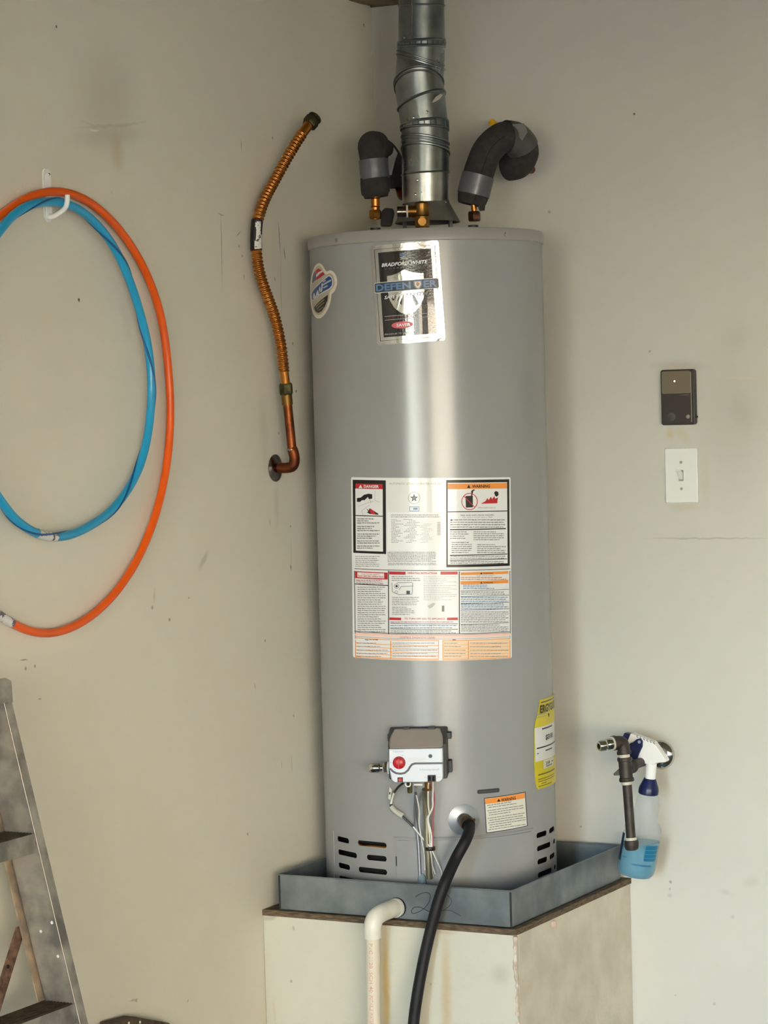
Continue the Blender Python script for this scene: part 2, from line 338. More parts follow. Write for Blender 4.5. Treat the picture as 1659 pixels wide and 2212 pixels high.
# outdoors: driveway, plus an unseen house added to reflect warm sunlight in
struct(MB().box((-14, -40, -.14), (26, ROOM_Y-T, -.04)).done('driveway', M_drive, smooth=False))
struct(MB().box((-.12, ROOM_Y-T, CEIL+T+.02), (ROOM_X+T, 1.5, 5.2)).done('sun_blocker', M_house, smooth=False))  # unseen box added over the room to shade the driveway
hs = thing('house', 'unseen cream stucco house added across the street to reflect warm light', 'house', (18, -22, -.04))
MB().box((6.5, -26, -.04), (30, -19, 5.0)).done('wall', M_house, hs, smooth=False)
MB().prism([(6, -26.6, 5.0), (6, -18.4, 5.0), (6, -22.5, 6.9)], (24.5, 0, 0)).done('roof', mat('roof_shingle', (92, 80, 72), .9), hs, smooth=False)

# ================================================================ PLATFORM
PA, PB, PZ = .6151, .6224, .5023
pf = thing('heater_platform', 'painted drywall platform in the corner that carries the grey water heater', 'platform', (PA/2, -PB/2, 0))
MB().box((.0005, -PB, 0), (PA, -PB+.015, PZ-.002)).done('front_panel', M_front, pf, smooth=False, bevel=.002)
MB().box((PA-.015, -PB+.0152, 0), (PA, -.0005, PZ-.002)).done('side_panel', M_frontr, pf, smooth=False, bevel=.002)
MB().box((.001, -PB-.004, PZ-.002), (PA+.003, -.001, PZ+.0105)).done('plywood_top', M_ply, pf, smooth=False)
r = random.Random(5); cb = MB()
pth = [(PA-.001+r.uniform(-.002, .002), -PB+.001+r.uniform(-.002, .002), z*.02) for z in range(0, 25)] + [(PA, -PB, PZ-.004)]
cb.tube(smooth_path(pth, 3), [max(.0022, .0035+r.uniform(-.0015, .002)) for _ in range(3*25+1)], 7)
cb.done('corner_bead', mat('chipped_white_paint', (226, 216, 204), .7, 0, (176, 158, 140), 60), pf)
vp = ond(1186, 2010, 0); bl = MB(); P = onx(1186, 1998, 0)
d = ray(1193, 1993); P = CAMP+d*((PA-CAMP.x)/d.x)
bl.add([], []); bl.lathe([(.001, 0), (.009, .001), (.008, .006), (.003, .009)], P+Vector((0, 0, -.004)), (1, 0, .1), 9)
bl.done('paint_blob', mat('pinkish_filler', (206, 184, 170), .7), pf)

# ================================================================ DRAIN PAN
X0, X1, Y0, Y1, PH = .0386, .6028, -.6136, -.0274, .0772; ZB = PZ+.0110
pan = thing('drain_pan', 'square galvanised steel drain pan with 22 scrawled on its front', 'drain pan', ((X0+X1)/2, (Y0+Y1)/2, ZB))
MB().box((X0, Y0, ZB), (X1, Y1, ZB+.0012)).done('pan_floor', M_pan, pan, smooth=False)
for nm, a, b in (('side_wall', (X0, Y0, ZB), (X1, Y0+.0012, ZB+PH)), ('side_wall', (X0, Y1-.0012, ZB), (X1, Y1, ZB+PH)),
                 ('side_wall', (X0, Y0+.0013, ZB), (X0+.0012, Y1-.0013, ZB+PH)), ('side_wall', (X1-.0012, Y0+.0013, ZB), (X1, Y1-.0013, ZB+PH))):
    MB().box(a, b).done(nm, M_pan, pan, smooth=False)
h = .0018
for a, b in (((X0, Y0), (X1, Y0)), ((X1, Y0), (X1, Y1)), ((X1, Y1), (X0, Y1)), ((X0, Y1), (X0, Y0))):
    MB().tube([(a[0], a[1], ZB+PH), (b[0], b[1], ZB+PH)], h, 8).done('rolled_rim', M_pan, pan)
MB().box((X1-.0035, Y0-.0009, ZB+.002), (X1+.0006, Y0+.0006, ZB+PH-.002)).done('corner_seam', mat('seam_dark', (52, 52, 50), .7, .3), pan, smooth=False)
MB().box((X0-.0012, Y0-.0010, ZB+.002), (X0+.0030, Y0+.0006, ZB+PH-.001)).done('corner_seam', MATS['seam_dark'], pan, smooth=False)
# pen marks "22"
z5 = lambda x, y: (740+x/5.53, 1900+y/5.53)
def pen(pts):
    return smooth_path([ony(*z5(*p), Y0-.0008) for p in pts], 8)
pm = MB()
for s in ([(870, 208), (930, 170), (1010, 155), (1048, 200), (1020, 290), (940, 370), (850, 405), (822, 380), (850, 335), (920, 330), (1000, 365), (1060, 395)],
          [(1100, 190), (1160, 160), (1240, 175), (1300, 250), (1270, 320), (1190, 375), (1120, 402), (1190, 372), (1280, 368), (1350, 400), (1412, 436)]):
    pm.tube(pen(s), .0006, 5)
pm.done('pen_marks', mat('ink_black', (40, 38, 40), .6), pan)
hc = ony(858, 1960, Y0)
MB().lathe([(.0215, 0), (.0215, .0025), (.018, .003)], hc, (0, -1, 0), 24).done('drain_grommet', M_rubber, pan)

# ================================================================ WATER HEATER
ZS, ZTOP, ZBOT = 1.9666, 1.9930, ZB+.0014
wh = thing('water_heater', 'tall grey cylindrical gas water heater standing in the drain pan', 'water heater', (HX, HY, ZBOT))
def srf(s, z, off=0):                                  # s = arc length on the tank
    a = s/HR; return Vector((HX+(HR+off)*math.cos(a), HY+(HR+off)*math.sin(a), z))
def Tpx(px, py):
    P = cyl(px, py); return math.atan2(P.y-HY, P.x-HX)*HR, P.z
def rs(x0, y0, x1, y1):                                # pixel rectangle -> (s0,z0,s1,z1) on the tank
    ym, xm = (y0+y1)/2, (x0+x1)/2
    return Tpx(x0, ym)[0], Tpx(xm, y1)[1], Tpx(x1, ym)[0], Tpx(xm, y0)[1]
def capsule(s0, z0, s1, z1, n=6, rad=None):
    r = rad or min((s1-s0), (z1-z0))/2*.98; pts = []
    for cx_, cz_, a0 in ((s1-r, z1-r, 0), (s0+r, z1-r, 90), (s0+r, z0+r, 180), (s1-r, z0+r, 270)):
        for k in range(n+1):
            a = math.radians(a0+90*k/n); pts.append((cx_+r*math.cos(a), cz_+r*math.sin(a)))
    return pts
# slots
k8 = lambda x, y: (680+x/7.54, 1740+y/7.54)
k7 = lambda x, y: (1120+x/11.85, 1740+y/11.85)
slots = []
PHS = Tpx(791, 1852)[1]
rowz = {}
def slot(px0, px1, row, rowbase, group):
    y = {0: 1824.5, 1: 1852, 2: 1879, 3: 1906}[row]
    zc = Tpx(805, 1824.5)[1]-.0293*row
    a = cyl(px0, y - (0 if group == 'L' else 20)); b = cyl(px1, y-(0 if group == 'L' else 20))
    s0 = math.atan2(a.y-HY, a.x-HX)*HR; s1 = math.atan2(b.y-HY, b.x-HX)*HR
    slots.append((s0, zc-.0062, s1, zc+.0062))
for r_, (a, b) in ((0, (727.5, 754)), (0, (771.5, 835)), (1, (729, 771)), (1, (791, 835)), (2, (730, 756)), (2, (773, 836)), (3, (731, 772)), (3, (792, 836))): slot(a, b, r_, 0, 'L')
for r_, (a, b) in ((0, (1159, 1183)), (1, (1160, 1191.5)), (2, (1161, 1184)), (3, (1162, 1193.5))): slot(a, b, r_, 0, 'R')
for r_, ds in ((0, .010), (1, .016), (2, .010), (3, .016)):
    base = [s for s in slots][8+r_]; slots.append((base[2]+ds, base[1], base[2]+ds+(.055 if r_ % 2 == 0 else .04), base[3]))
# jacket: full cylinder with real slots
zsplit = max(s[3] for s in slots)+.02
S0, S1 = -math.pi*HR, math.pi*HR
smin = -2.45*HR; smax = .75*HR
def custom_normals(o):
    me = o.data; W = o.matrix_world
    nv = []
    lo = o.location + (o.parent.location if o.parent else Vector((0, 0, 0)))
    for v in me.vertices:
        nv.append(Vector((v.co.x+lo.x-HX, v.co.y+lo.y-HY, 0)).normalized())
    me.normals_split_custom_set_from_vertices(nv)
jk = MB(); N = 160
jk.lathe([(HR, zsplit), (HR, ZS)], (HX, HY, 0), seg=N, cap=False, ref=(1, 0, 0))
def band(sa, sb, z0, z1, holes):
    pts = []; ed = []
    n = max(2, int((sb-sa)/(2*math.pi*HR/N))+1)
    for i in range(n+1): pts.append((sa+(sb-sa)*i/n, z0))
    for i in range(n+1): pts.append((sb-(sb-sa)*i/n, z1))
    m = len(pts); ed += [(i, (i+1) % m) for i in range(m)]
    for i in range(1, n):
        for zz in (z0+(z1-z0)*.25, z0+(z1-z0)*.5, z0+(z1-z0)*.75):
            p = (sa+(sb-sa)*i/n, zz)
            if not any(h_[0]-.003 < p[0] < h_[2]+.003 and h_[1]-.002 < p[1] < h_[3]+.002 for h_ in holes): pts.append(p)
    for h_ in holes:
        c = capsule(*h_); o = len(pts); pts += c; ed += [(o+k, o+(k+1) % len(c)) for k in range(len(c))]
    ov, oe, of, *_ = delaunay_2d_cdt([Vector(p) for p in pts], ed, [], 1, 1e-7)
    def inh(x, y): return any(h_[0] < x < h_[2] and h_[1] < y < h_[3] and inside(x, y, capsule(*h_)) for h_ in holes)
    keep = []
    for f in of:
        x = sum(ov[i].x for i in f)/len(f); y = sum(ov[i].y for i in f)/len(f)
        if not inh(x, y): keep.append(tuple(f))
    jk.add([srf(v.x, v.y) for v in ov], keep)
    for h_ in holes:
        c = capsule(*h_); k = len(c)
        jk.add([srf(x, y) for x, y in c]+[srf(x, y, -.003) for x, y in c], [(i, (i+1) % k, k+(i+1) % k, k+i) for i in range(k)])
def inside(x, y, poly):
    c = False; n = len(poly)
    for i in range(n):
        x1, y1 = poly[i]; x2, y2 = poly[(i+1) % n]
        if (y1 > y) != (y2 > y) and x < (x2-x1)*(y-y1)/(y2-y1)+x1: c = not c
    return c
band(smin, smax, ZBOT, zsplit, slots)
# rest of the lower band (back of the tank)
nb = 40; sa = smax; sb = smin+2*math.pi*HR
jk.add([srf(sa+(sb-sa)*i/nb, z) for i in range(nb+1) for z in (ZBOT, zsplit)], [(2*i, 2*i+2, 2*i+3, 2*i+1) for i in range(nb)])
FIXN[0] = False
jacket = jk.done('jacket', M_tank, wh, angle=180); FIXN[0] = True
custom_normals(jacket)
MB().lathe([(HR-.03, ZBOT+.002), (HR-.03, zsplit+.05), (HR-.05, zsplit+.06)], (HX, HY, 0), seg=64).done('burner_skirt', M_dark, wh)
MB().tube([cyl(x, y, HR-.022) for x, y in ((765, 1824), (800, 1828), (840, 1832))], .0045, 8).done('burner_tube', M_copperb, wh)
capm = MB(); capm.lathe([(HR+.0015, ZS-.0006), (HR+.0035, ZS+.001), (HR+.0035, ZTOP-.004), (HR+.0005, ZTOP)], (HX, HY, 0), seg=N, cap=False)
capm.lathe([(HR+.0005, ZTOP), (HR-.02, ZTOP-.001), (.002, ZTOP-.002)], (HX, HY, 0), seg=N, cap=False)
capm.done('top_cap', M_cap, wh, angle=50)
for x, y in ((727, 519), (1092, 506)):
    P = cyl(x, y, HR+.0035); nrm = Vector((P.x-HX, P.y-HY, 0)).normalized()
    MB().lathe([(.0045, 0), (.0042, .0018), (.0015, .0028)], P-nrm*.0008, nrm, 10).done('screw', M_steel, wh)
# access door: curved sheet standing proud, skirt ledge above it
def patch(s0, z0, s1, z1, off=.0004, th=None, rad=0, name=None, n=None):
    """curved patch on the tank as a closed thin sheet"""
    if rad: loop = capsule(s0, z0, s1, z1, 4, rad)
    else: loop = [(s0, z0), (s1, z0), (s1, z1), (s0, z1)]
    return loop
def sheet(mb, loop, off, th=0, step=.006, srff=srf):
    """fill a 2-D loop (s,z), bend it on to the surface; th>0 gives it an edge down to off-th"""
    L = []
    n = len(loop)
    for i in range(n):
        a = loop[i]; b = loop[(i+1) % n]; k = max(1, int(abs(b[0]-a[0])/step))
        for j in range(k): L.append((a[0]+(b[0]-a[0])*j/k, a[1]+(b[1]-a[1])*j/k))
    pts = list(L); m = len(L); ed = [(i, (i+1) % m) for i in range(m)]
    s0 = min(p[0] for p in L); s1 = max(p[0] for p in L)
    zs_ = [p[1] for p in L]; zm = (min(zs_)+max(zs_))/2
    k = int((s1-s0)/step)
    for j in range(1, k):
        p = (s0+(s1-s0)*j/k, zm)
        if inside(p[0], p[1], L): pts.append(p)
    ov, oe, of, *_ = delaunay_2d_cdt([Vector(p) for p in pts], ed, [], 1, 1e-8)
    keep = [tuple(f) for f in of if inside(sum(ov[i].x for i in f)/len(f), sum(ov[i].y for i in f)/len(f), L)]
    mb.add([srff(v.x, v.y, off) for v in ov], keep)
    if th:
        mb.add([srff(x, y, off) for x, y in L]+[srff(x, y, off-th) for x, y in L], [((i+1) % m, i, m+i, m+(i+1) % m) for i in range(m)])
a0 = Tpx(857, 1830)[0]; a1 = Tpx(1149, 1815)[0]; zt = Tpx(1000, 1813)[1]
md = MB(); sheet(md, capsule(a0, ZBOT+.003, a1, zt, 4, .006), .0040, .0039)
FIXN[0] = False
md.done('access_door', M_tank, wh, angle=60)
ml = MB(); z = zt+.005; mlp = []
ml.tube([srf(a0-.006+(a1+.01-a0)*i/60, z, .0004) for i in range(61)], .0017, 8); ml.done('door_ledge', M_tank, wh)
mq = MB(); sheet(mq, capsule(a0-.0012, Tpx(857, 1870)[1], a0+.0010, Tpx(857, 1849)[1], 3, .001), .0044, .004); mq.done('door_latch', M_black, wh)
for (x, w_) in ((722, .002), (1147, .0015)):
    s = Tpx(x, 1850)[0]; mq = MB(); mq.tube([srf(s, ZBOT+.004, .0002), srf(s, Tpx(x, 1796)[1], .0002)], .0012, 6); mq.done('jacket_rib', M_tank, wh)
FIXN[0] = True

# ---------------------------------------------------------------- printed labels
FONTC = {}
def glyphs(txt, bold=0, shear=0):
    k = (txt, bold, shear)
    if k not in FONTC:
        cu = bpy.data.curves.new('t', 'FONT'); cu.body = txt; cu.resolution_u = 2; cu.offset = bold; cu.shear = shear; cu.fill_mode = 'FRONT'
        ob = bpy.data.objects.new('t', cu); me = ob.to_mesh()
        V = [(v.co.x, v.co.y) for v in me.vertices]; Fc = [tuple(p.vertices) for p in me.polygons]; ob.to_mesh_clear()
        bpy.data.objects.remove(ob); bpy.data.curves.remove(cu)
        FONTC[k] = (V, Fc)
    return FONTC[k]
class Lab:
    """flat print laid on a surface. frame: origin, angle; mats: list"""
    def __init__(s, TL, TR, base=None, toS=Tpx, srff=srf, off0=.0005, dl=.00022, step=.006):
        s.toS = toS; s.srf = srff; s.O = toS(*TL); q = toS(*TR); d = math.hypot(q[0]-s.O[0], q[1]-s.O[1])
        s.c = (q[0]-s.O[0])/d; s.sn = (q[1]-s.O[1])/d; s.mb = MB(); s.mats = []; s.off0 = off0; s.dl = dl; s.step = step
    def fr(s, px, py): a, z = s.toS(px, py); a -= s.O[0]; z -= s.O[1]; return a*s.c+z*s.sn, -a*s.sn+z*s.c
    def un(s, a, b): return s.O[0]+a*s.c-b*s.sn, s.O[1]+a*s.sn+b*s.c
    def m(s, mt):
        if mt not in s.mats: s.mats.append(mt)
        s.mb.cur = s.mats.index(mt)
    def fbox(s, x0, y0, x1, y1):
        ym, xm = (y0+y1)/2, (x0+x1)/2
        return s.fr(x0, ym)[0], s.fr(xm, y1)[1], s.fr(x1, ym)[0], s.fr(xm, y0)[1]
    def rect(s, x0, y0, x1, y1, mt, L=1, rad=0):
        s.m(mt); a0, b0, a1, b1 = s.fbox(x0, y0, x1, y1)
        lp = capsule(a0, b0, a1, b1, 4, rad) if rad else [(a0, b0), (a1, b0), (a1, b1), (a0, b1)]
        if not rad and (a1-a0) < s.step*1.2 or rad == 0 and (b1-b0) < .003:
            k = max(1, int((a1-a0)/s.step)); P = []
            for i in range(k+1):
                a = a0+(a1-a0)*i/k; P += [s.srf(*s.un(a, b0), s.off0+L*s.dl), s.srf(*s.un(a, b1), s.off0+L*s.dl)]
            s.mb.add(P, [(2*i, 2*i+2, 2*i+3, 2*i+1) for i in range(k)])
        else: sheet(s.mb, [s.un(*p) for p in lp], s.off0+L*s.dl, 0, s.step, s.srf)
    def frame(s, x0, y0, x1, y1, mt, w=1.5, L=2):
        s.rect(x0, y0, x1, y0+w, mt, L); s.rect(x0, y1-w, x1, y1, mt, L); s.rect(x0, y0+w, x0+w, y1-w, mt, L); s.rect(x1-w, y0+w, x1, y1-w, mt, L)
    def poly(s, pts, mt, L=2):
        s.m(mt); sheet(s.mb, [s.un(*s.fr(*p)) for p in pts][::-1], s.off0+L*s.dl, 0, s.step, s.srf)
    def ell(s, cx_, cy_, rx, ry, mt, L=2, n=20): s.poly([(cx_+rx*math.cos(2*math.pi*k/n), cy_+ry*math.sin(2*math.pi*k/n)) for k in range(n)], mt, L)
    def ring(s, cx_, cy_, rx, ry, w, mt, L=2, n=28):
        s.m(mt); P = []
        for k in range(n):
            a = 2*math.pi*k/n
            for q in (0, w): P.append(s.srf(*s.toS(cx_+(rx-q)*math.cos(a), cy_+(ry-q)*math.sin(a)), s.off0+L*s.dl))
        s.mb.add(P, [(2*k, 2*((k+1) % n), 2*((k+1) % n)+1, 2*k+1) for k in range(n)])
    def line(s, p, q, w, mt, L=3):
        d = Vector((q[0]-p[0], q[1]-p[1])); 
        if d.length < .01: return
        n_ = Vector((-d.y, d.x)).normalized()*w/2
        s.poly([(p[0]+n_.x, p[1]+n_.y), (q[0]+n_.x, q[1]+n_.y), (q[0]-n_.x, q[1]-n_.y), (p[0]-n_.x, p[1]-n_.y)], mt, L)
    def text(s, t, x0, y0, x1, y1, mt, L=3, bold=0, shear=0):
        s.m(mt); V, Fc = glyphs(t, bold, shear)
        if not V: return
        mx0 = min(v[0] for v in V); mx1 = max(v[0] for v in V); my0 = min(v[1] for v in V); my1 = max(v[1] for v in V)
        a0, b0, a1, b1 = s.fbox(x0, y0, x1, y1)
        P = [s.srf(*s.un(a0+(v[0]-mx0)/(mx1-mx0)*(a1-a0), b0+(v[1]-my0)/(my1-my0)*(b1-b0)), s.off0+L*s.dl) for v in V]
        s.mb.add(P, Fc)
    def lines(s, x0, y0, x1, y1, n, mt, th=1.2, rag=.25, L=2, seed=1, wl=(3, 9), skip=()):
        r_ = random.Random(seed); dy = (y1-y0)/n
        s.m(mt)
        for i in range(n):
            if i in skip: continue
            end = x1-(x1-x0)*r_.random()*rag*(1 if r_.random() < .6 else .1); x = x0; y = y0+dy*(i+.5)-th/2
            while x < end-1:
                w = min(r_.uniform(*wl), end-x); s.rect(x, y, x+w, y+th*r_.uniform(.75, 1.05), mt, L); x += w+.9
    def done(s, name, parent, label=None):
        FIXN[0] = False; o = s.mb.done(name, s.mats, parent, smooth=False); FIXN[0] = True
        if label: o['label'] = label
        return o
def seg3(ox, oy, k): return lambda x, y: (ox+x/k, oy+y/k)

# --- brand label
q = seg3(790, 500, 8.505)
def Q(x0, y0, x1, y1): return (*q(x0, y0), *q(x1, y1))
L = Lab((808, 531.5), (951, 519.5), off0=.0006)
base = MB()
L.rect(807, 524, 955, 741, M_silver, 0, rad=.006)
a0, b0, a1, b1 = L.fbox(807, 524, 955, 741)
def lr(u0, v0, u1, v1, mt, Lv, rad=0):                       # fractions of the label
    L.m(mt); A0 = a0+(a1-a0)*u0; A1 = a0+(a1-a0)*u1; B1 = b1-(b1-b0)*v0; B0 = b1-(b1-b0)*v1
    lp = capsule(A0, B0, A1, B1, 4, rad) if rad else [(A0, B0), (A1, B0), (A1, B1), (A0, B1)]
    sheet(L.mb, [L.un(*p) for p in lp], L.off0+Lv*L.dl, 0, .006, srf)
def lt(t, u0, v0, u1, v1, mt, Lv=4, bold=0, shear=0):
    L.m(mt); V, Fc = glyphs(t, bold, shear)
    mx0 = min(v[0] for v in V); mx1 = max(v[0] for v in V); my0 = min(v[1] for v in V); my1 = max(v[1] for v in V)
    A0 = a0+(a1-a0)*u0; A1 = a0+(a1-a0)*u1; B1 = b1-(b1-b0)*v0; B0 = b1-(b1-b0)*v1
    L.mb.add([srf(*L.un(A0+(v[0]-mx0)/(mx1-mx0)*(A1-A0), B0+(v[1]-my0)/(my1-my0)*(B1-B0)), L.off0+Lv*L.dl) for v in V], Fc)
def lp(pts, mt, Lv):
    L.m(mt); sheet(L.mb, [L.un(a0+(a1-a0)*u, b1-(b1-b0)*v) for u, v in pts][::-1], L.off0+Lv*L.dl, 0, .006, srf)
lr(.0, .0, 1, 1, M_dfdark, -.5, .007)
lr(.012, .008, .988, .992, M_silver, .5, .006)
for (u0, v0, u1, v1) in ((.055, .040, .945, .043), (.055, .957, .945, .960), (.055, .04, .062, .96), (.938, .04, .945, .96)): lr(u0, v0, u1, v1, M_dfdark, 1)
lr(.115, .075, .885, .925, M_pblackg, 1.5)
# emblem above the name
for k in range(4): lp([(.435+.004*k, .105+.017*k), (.49, .098+.017*k), (.53, .108+.017*k), (.53, .118+.017*k), (.49, .108+.017*k), (.435, .115+.017*k)], M_dfblue if k < 2 else M_pgreyl, 3)
lt('BRADFORD WHITE', .155, .185, .83, .222, M_ptape, 4, .03, .3)
lt('C O R P O R A T I O N', .2, .238, .80, .250, M_pgrey, 4)
# shield
sh = [(.225, .315), (.30, .312), (.39, .295), (.485, .265), (.58, .295), (.68, .312), (.755, .315), (.755, .48), (.735, .56), (.68, .635), (.60, .69), (.49, .72), (.38, .69), (.30, .635), (.245, .56), (.225, .48)]
lp(sh, M_silver, 2)
lr(.02, .372, .965, .478, M_ptape, 2.6, .004); lr(.028, .378, .957, .472, M_dfdark, 3, .003)
lt('DEFEN', .045, .390, .565, .460, M_dfblue, 4, .035); lt('ER', .745, .390, .94, .460, M_dfblue, 4, .035)
lp([(.605, .385), (.725, .385), (.725, .43), (.70, .46), (.665, .475), (.63, .46), (.605, .43)], M_dfblue, 4)
lp([(.622, .395), (.708, .395), (.708, .43), (.69, .452), (.665, .465), (.64, .452), (.622, .43)], M_pskin, 4.4); lt('D', .648, .405, .684, .435, M_dfdark, 4.8, .04)
lt('SAFETY', .165, .51, .44, .545, M_ptape, 4, .02, .3); lt('SYSTEM', .48, .50, .80, .535, M_pgrey, 4, .02, .3)
lr(.15, .715, .84, .719, M_pgreyl, 3); lr(.15, .752, .84, .756, M_pgreyl, 3); lt('T H E   E N E R G Y', .16, .724, .62, .748, mat('print_dark_red', (128, 22, 48), .4), 4)
lp([(.40+.13*math.cos(a)*1.2, .815+.035*math.sin(a)) for a in [2*math.pi*k/18 for k in range(18)]], mat('print_rose', (222, 96, 112), .4), 3)
lt('SAVER', .32, .80, .52, .83, M_ptape, 4, .02)
lt('PRODUCTS DIVISION', .135, .89, .60, .905, M_pgreyl, 4)
L.done('brand_label', wh, 'silver and black foil label with a shield and blue lettering')

# --- oval label at the left edge of the tank
k1 = seg3(640, 540, 12.29)
L2 = Lab((690, 600), (700, 600), off0=.0006, step=.004)
def ovl(pts):
    if len(pts) < 14: return [k1(*p) for p in pts]
    return [k1(v.x, v.y) for v in smooth_path([(p[0], p[1], 0) for p in pts], 4, closed=True)]
out = [(600, 350), (700, 400), (800, 560), (900, 540), (980, 570), (1060, 680), (1095, 850), (1060, 1010), (1010, 1110), (945, 1180), (925, 1330), (870, 1520), (770, 1700), (680, 1790), (600, 1820), (520, 1790), (440, 1660), (395, 1450), (372, 1200), (380, 900), (420, 650), (500, 430)]
def clampx(pts, mn=366): return [(max(x, mn), y) for x, y in pts]
L2.poly(ovl(clampx(out)), mat('oval_label_border', (226, 220, 208), .35), 0)
L2.poly(ovl([(600, 420), (680, 470), (780, 640), (900, 620), (990, 690), (1030, 850), (1000, 980), (900, 1110), (880, 1300), (800, 1530), (690, 1690), (600, 1720), (530, 1680), (450, 1540), (408, 1250), (408, 900), (450, 640), (520, 480)]), mat('oval_label_inner', (188, 178, 168), .35), 1)
L2.poly(ovl([(590, 490), (650, 520), (720, 590), (760, 650), (700, 690), (600, 760), (545, 800), (545, 640), (520, 560)]), M_pred, 2)
L2.poly(ovl([(510, 560), (540, 640), (540, 790), (450, 880), (430, 850), (440, 740), (470, 630)]), mat('print_slate_blue', (78, 86, 126), .4), 2)
L2.poly(ovl([(600, 590), (700, 545), (725, 575), (640, 630), (600, 680), (545, 720), (540, 660)]), M_ptape, 3)
L2.poly(ovl([(880, 670), (950, 720), (985, 830), (970, 960), (900, 1040), (700, 1150), (560, 1260), (460, 1360), (415, 1300), (405, 1150), (480, 1030), (600, 910), (740, 780)]), M_ptape, 2)
L2.poly(ovl([(880, 695), (940, 735), (968, 830), (955, 945), (890, 1020), (690, 1130), (550, 1240), (462, 1330), (428, 1290), (420, 1160), (490, 1045), (610, 925), (750, 795)]), M_pblue, 3)
k1f = lambda x0, y0, x1, y1: (*k1(x0, y0), *k1(x1, y1))
L2b = Lab(k1(430, 1330), k1(960, 880), off0=.0006, step=.004)
L2.poly(ovl([(470, 1180), (500, 1140), (520, 1230), (580, 1060), (600, 1160), (640, 960), (670, 1090), (690, 900), (715, 905), (700, 1080), (660, 1120), (640, 1060), (610, 1200), (570, 1200), (520, 1290), (470, 1290)]), M_ptape, 4)
for a, b, w in (((720, 850), (800, 800), 3.0), ((720, 930), (940, 800), 3.4), ((730, 1010), (850, 945), 3.0)): L2.line(k1(*a), k1(*b), w, M_pgreyl, 4)
L2.poly(ovl([(850, 1190), (840, 1330), (770, 1500), (680, 1630), (600, 1670), (530, 1640), (480, 1530), (560, 1430), (700, 1300)]), M_pblack, 2)
for a, b in (((540, 1510), (760, 1310)), ((560, 1570), (760, 1390)), ((600, 1610), (735, 1510))): L2.line(k1(*a), k1(*b), 1.5, mat('print_gold', (170, 156, 120), .4), 3)
L2.done('oval_label', wh, 'oval white label with a red crest, a blue band and a black tip')

# --- big instruction label
z3 = seg3(740, 1010, 4.254); z4 = seg3(740, 1220, 4.254)
def A(x0, y0, x1, y1): return (*z3(x0, y0), *z3(x1, y1))
def B(x0, y0, x1, y1): return (*z4(x0, y0), *z4(x1, y1))
L = Lab((763, 1033), (1101, 1033), off0=.0005)
L.rect(*z3(88, 95), 1104, 1427, M_ptape, 0, rad=.004)
L.rect(*A(98, 115, 400, 790), M_pblack, 1); L.rect(*A(122, 195, 372, 768), M_ptape, 2); L.rect(*A(122, 150, 370, 196), M_pred, 2)
L.poly([z3(150, 188), z3(168, 158), z3(186, 188)], M_ptape, 3); L.text('DANGER', *A(198, 160, 335, 188), M_ptape, 3, .03)
# hand and tap pictogram
L.poly([z3(*p) for p in ((135, 280), (170, 275), (200, 250), (240, 240), (275, 245), (275, 285), (245, 290), (235, 270), (205, 300), (180, 300), (165, 315), (135, 315))], M_pblack, 3)
L.poly([z3(*p) for p in ((222, 375), (245, 395), (250, 372), (262, 395), (285, 395), (332, 425), (330, 434), (250, 425), (225, 410), (240, 405))], M_pblack, 3)
L.poly([z3(*p) for p in ((258, 375), (285, 395), (310, 425), (270, 425), (250, 405))], M_pred, 4)
for a, b in (((300, 215), (300, 300)), ((300, 300), (345, 320)), ((150, 355), (290, 305)), ((180, 395), (250, 345)), ((180, 395), (190, 435)), ((255, 290), (262, 330))): L.line(z3(*a), z3(*b), .5, M_pgrey, 3)
L.rect(*A(122, 440, 372, 448), M_pblack, 3)
for i, (y, n) in enumerate(((462, 3), (532, 3), (602, 3), (665, 2), (712, 2))): L.lines(*z3(136, y), *z3(345, y+n*19), n, M_pgrey if i != 9 else M_pblack, 2.2, .5, 3, 10+i)
L.lines(*z3(120, 808), *z3(345, 915), 6, M_pgrey, 1.4, .5, 2, 31)
L.text('AUTOMATIC STORAGE WATER HEATER', *A(430, 140, 905, 158), mat('print_olive', (150, 152, 138), .4), 2)
cx_, cy_ = z3(658, 280); L.ring(cx_, cy_, 13, 13, .8, M_pgrey, 2); L.ring(cx_, cy_, 10.5, 10.5, .5, M_pgreyl, 2)
star = [(cx_+(9.2 if k % 2 == 0 else 3.7)*math.sin(math.pi*k/5), cy_-(9.2 if k % 2 == 0 else 3.7)*math.cos(math.pi*k/5)) for k in range(10)]
L.poly(star, M_dfdark, 3); st2 = [(cx_+(5.2 if k % 2 == 0 else 2.1)*math.sin(math.pi*k/5), cy_-(5.2 if k % 2 == 0 else 2.1)*math.cos(math.pi*k/5)) for k in range(10)]; L.poly(st2, M_pgrey, 4)
L.frame(*A(615, 357, 705, 402), M_dfblue, 1.3, 2); L.rect(*A(650, 368, 690, 388), M_dfblue, 3)
L.rect(*A(415, 412, 905, 765), mat('rating_plate', (236, 238, 240), .3), 1)
L.lines(*z3(446, 428), *z3(895, 462), 2, M_pgrey, 1.5, .1, 3, 41, (1.5, 5))
for i, y in enumerate(range(470, 690, 14)):
    x0 = 446 if i > 9 else 446
    L.lines(*z3(450, y), *z3(520+(i*37) % 60, y+14), 1, M_pgrey, 1.2, .6, 3, 50+i, (1, 4))
    L.lines(*z3(560+(i*53) % 70, y), *z3(660+(i*29) % 60, y+14), 1, M_pgrey, 1.2, .5, 3, 80+i, (1, 4))
    if i > 2: L.lines(*z3(700+(i*31) % 50, y), *z3(800+(i*41) % 50, y+14), 1, M_pgreyl, 1.2, .3, 3, 110+i, (1, 4))
for i in range(11): L.rect(*A(870, 503+i*11, 900, 508+i*11), M_pgrey, 3)
